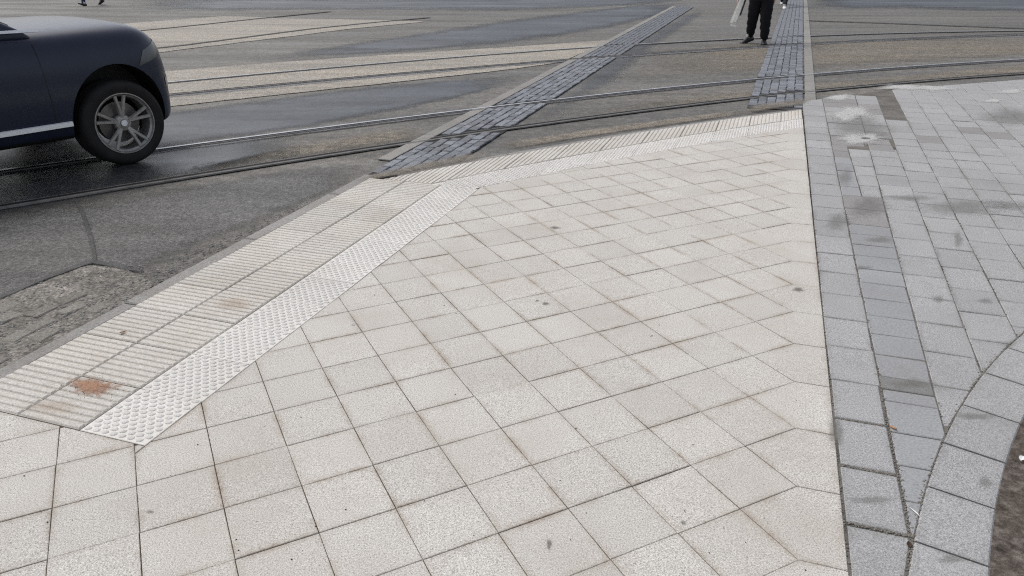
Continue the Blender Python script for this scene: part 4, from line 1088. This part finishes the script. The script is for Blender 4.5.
# sheaf of pale papers in the nearest walker's hand
Yp = (fR2.y+fL2.y)/2
bot, top = atdepth(732.5, 26, Yp), atdepth(744.5, -6, Yp)
PAPER = plain('pale_paper', (0.80, 0.77, 0.70), 0.85, 0, 0.3, 0.12, 12); PDARK = plain('dark_card', (0.05, 0.045, 0.04), 0.8)
ctr = (bot+top)/2; sh = empty('paper_sheaf', bot)
tag(sh, 'long folded pale papers with a dark edge hanging from the black-clad walker’s hand', 'papers')
axis = (top-bot).normalized(); side = Vector((0.93, -0.36, 0)).normalized(); side = (side-axis*side.dot(axis)).normalized(); nrm = axis.cross(side)
ln = (top-bot).length+0.06
def leafsheet(name, s0, s1, n0, n1, l0, l1, mat):
    V = []; F = []; n = 8
    for k in range(n+1):
        t = l0+(l1-l0)*k/n; bow = 0.02*math.sin(t*5.0)
        for a, b in ((s0, n0), (s1, n0), (s1, n1), (s0, n1)): V.append(tuple(axis*t+side*(a*(1-0.25*t/ln))+nrm*(b+bow)))
    for k in range(n):
        for q in range(4): F.append((k*4+q, k*4+(q+1) % 4, (k+1)*4+(q+1) % 4, (k+1)*4+q))
    F += [(3, 2, 1, 0), (n*4, n*4+1, n*4+2, n*4+3)]
    mb = MB(); mb.add(V, F); o = mb.build(name, mat, sh)
    bm = bmesh.new(); bm.from_mesh(o.data); bmesh.ops.recalc_face_normals(bm, faces=bm.faces); bm.to_mesh(o.data); bm.free()
leafsheet('paper', -0.075, 0.055, 0.0, 0.012, 0.05, ln, PAPER); leafsheet('paper', -0.05, 0.06, 0.016, 0.026, 0.0, ln-0.05, PAPER)
leafsheet('paper', -0.03, 0.045, -0.016, -0.004, 0.08, ln-0.02, PAPER); leafsheet('dark_card', 0.058, 0.088, -0.006, 0.016, 0.22, ln-0.12, PDARK)

# ------------------------------------------------------------------ small things lying about
def thinthing(name, label, cat, pts, z, mat, k=0.5, hump=0.0, group=None):
    o = blob(name, pts, z, mat, None, k, hump); tag(o, label, cat, group); return o
thinthing('sand_spill', 'rust brown sand spilt on the ridged slabs near the kerb', 'sand', oval(93, 388, 34, 11.5, wob=0.3), 0.0052, M['brown_sand'], 0.25, 0.003)
mb = MB()
for _ in range(160):
    t = random.uniform(0, 6.28); r = random.gauss(0, 0.62); p = px(94+26*r*math.cos(t), 388+9*r*math.sin(t)); lump(mb, (p.x, p.y, 0.0055), random.choice((0.0015, 0.002, 0.003)))
tag(mb.build('sand_grains', plain('brown_grain', (0.27, 0.13, 0.075), 0.95, 0, 0.2, 0.4, 200)), 'coarse brown grains around the spilt sand', 'sand', kind='stuff')
for cx, cy, rx, ry in ((52, 408, 40, 9), (345, 221, 6, 2), (232, 305, 26, 9)):
    blob('rust_stain', oval(cx, cy, rx, ry), 0.0061, M['rust_stain'], tact, k=0.3)
for cx, cy, rx, ry in ((545.5, 304, 5, 2), (537, 301, 3, 1.2), (549, 544, 3.5, 8), (683, 523, 4, 3), (555, 228, 7, 2), (798, 290, 8, 3), (150, 512, 6, 2)):
    blob('dark_stain', oval(cx, cy, rx, ry), 0.0034, M['dark_stain'], pave, k=0.3)
LEAF = plain('dry_leaf', (0.20, 0.085, 0.035), 0.8, 0, 0.3, 0.3, 80); BUTT = plain('cigarette_filter', (0.42, 0.23, 0.12), 0.8, 0, 0.3, 0.2, 200); WP = plain('white_scrap', (0.72, 0.72, 0.70), 0.8)
def leaf(name, label, cat, x, y, l, wd, mat, rz, z=0.004):
    p = px(x, y); V = [(-l/2, 0, 0), (-l*0.2, wd/2, 0.003), (l*0.2, wd/2, 0.004), (l/2, 0, 0.001), (l*0.2, -wd/2, 0.002), (-l*0.2, -wd/2, 0.004), (0, 0, 0.0005)]
    V += [(a, b, c-0.0008) for a, b, c in V]; F = [(k, (k+1) % 6, 6) for k in range(6)]+[(7+(k+1) % 6, 7+k, 13) for k in range(6)]+[(k, 7+k, 7+(k+1) % 6, (k+1) % 6) for k in range(6)]
    mb = MB(); mb.add(V, F); o = mb.build(name, mat, None, loc=(p.x, p.y, z), rz=rz); tag(o, label, cat); return o
def butt(label, x, y, rz, ln=0.026):
    p = px(x, y); mb = MB(); mb.lathe([(0.0, -ln/2), (0.0036, -ln/2), (0.0038, 0), (0.0036, ln/2), (0.0, ln/2)], n=10)
    o = mb.build('cigarette_end', BUTT, None, smooth=True, loc=(p.x, p.y, 0.0062), rz=rz); tag(o, label, 'cigarette end')
butt('orange cigarette end in the joint between the grey blocks', 893, 429, 0.5)
leaf('dead_leaf', 'dark brown leaf crumb at the edge of the border stones', 'leaf', 909, 545, 0.03, 0.013, plain('dark_leaf', (0.05, 0.03, 0.02), 0.85, 0, 0.3, 0.3, 80), 1.2, 0.002)
leaf('dry_leaf', 'curled reddish leaf fragment on the ridged slabs beside the kerb', 'leaf', 123, 334, 0.035, 0.012, LEAF, 0.3, 0.008)
leaf('paper_scrap', 'white paper scrap on the bare soil', 'scrap', 1021, 461, 0.035, 0.018, WP, 0.8, 0.012)
leaf('white_chip', 'thin white sliver lying on a pale slab near the domed strip', 'scrap', 353, 325, 0.022, 0.005, WP, 0.2, 0.003)
leaf('white_straw', 'thin white straw in the gap at the tip of the grey wedge', 'scrap', 913.5, 512, 0.055, 0.004, WP, 1.9, 0.003)
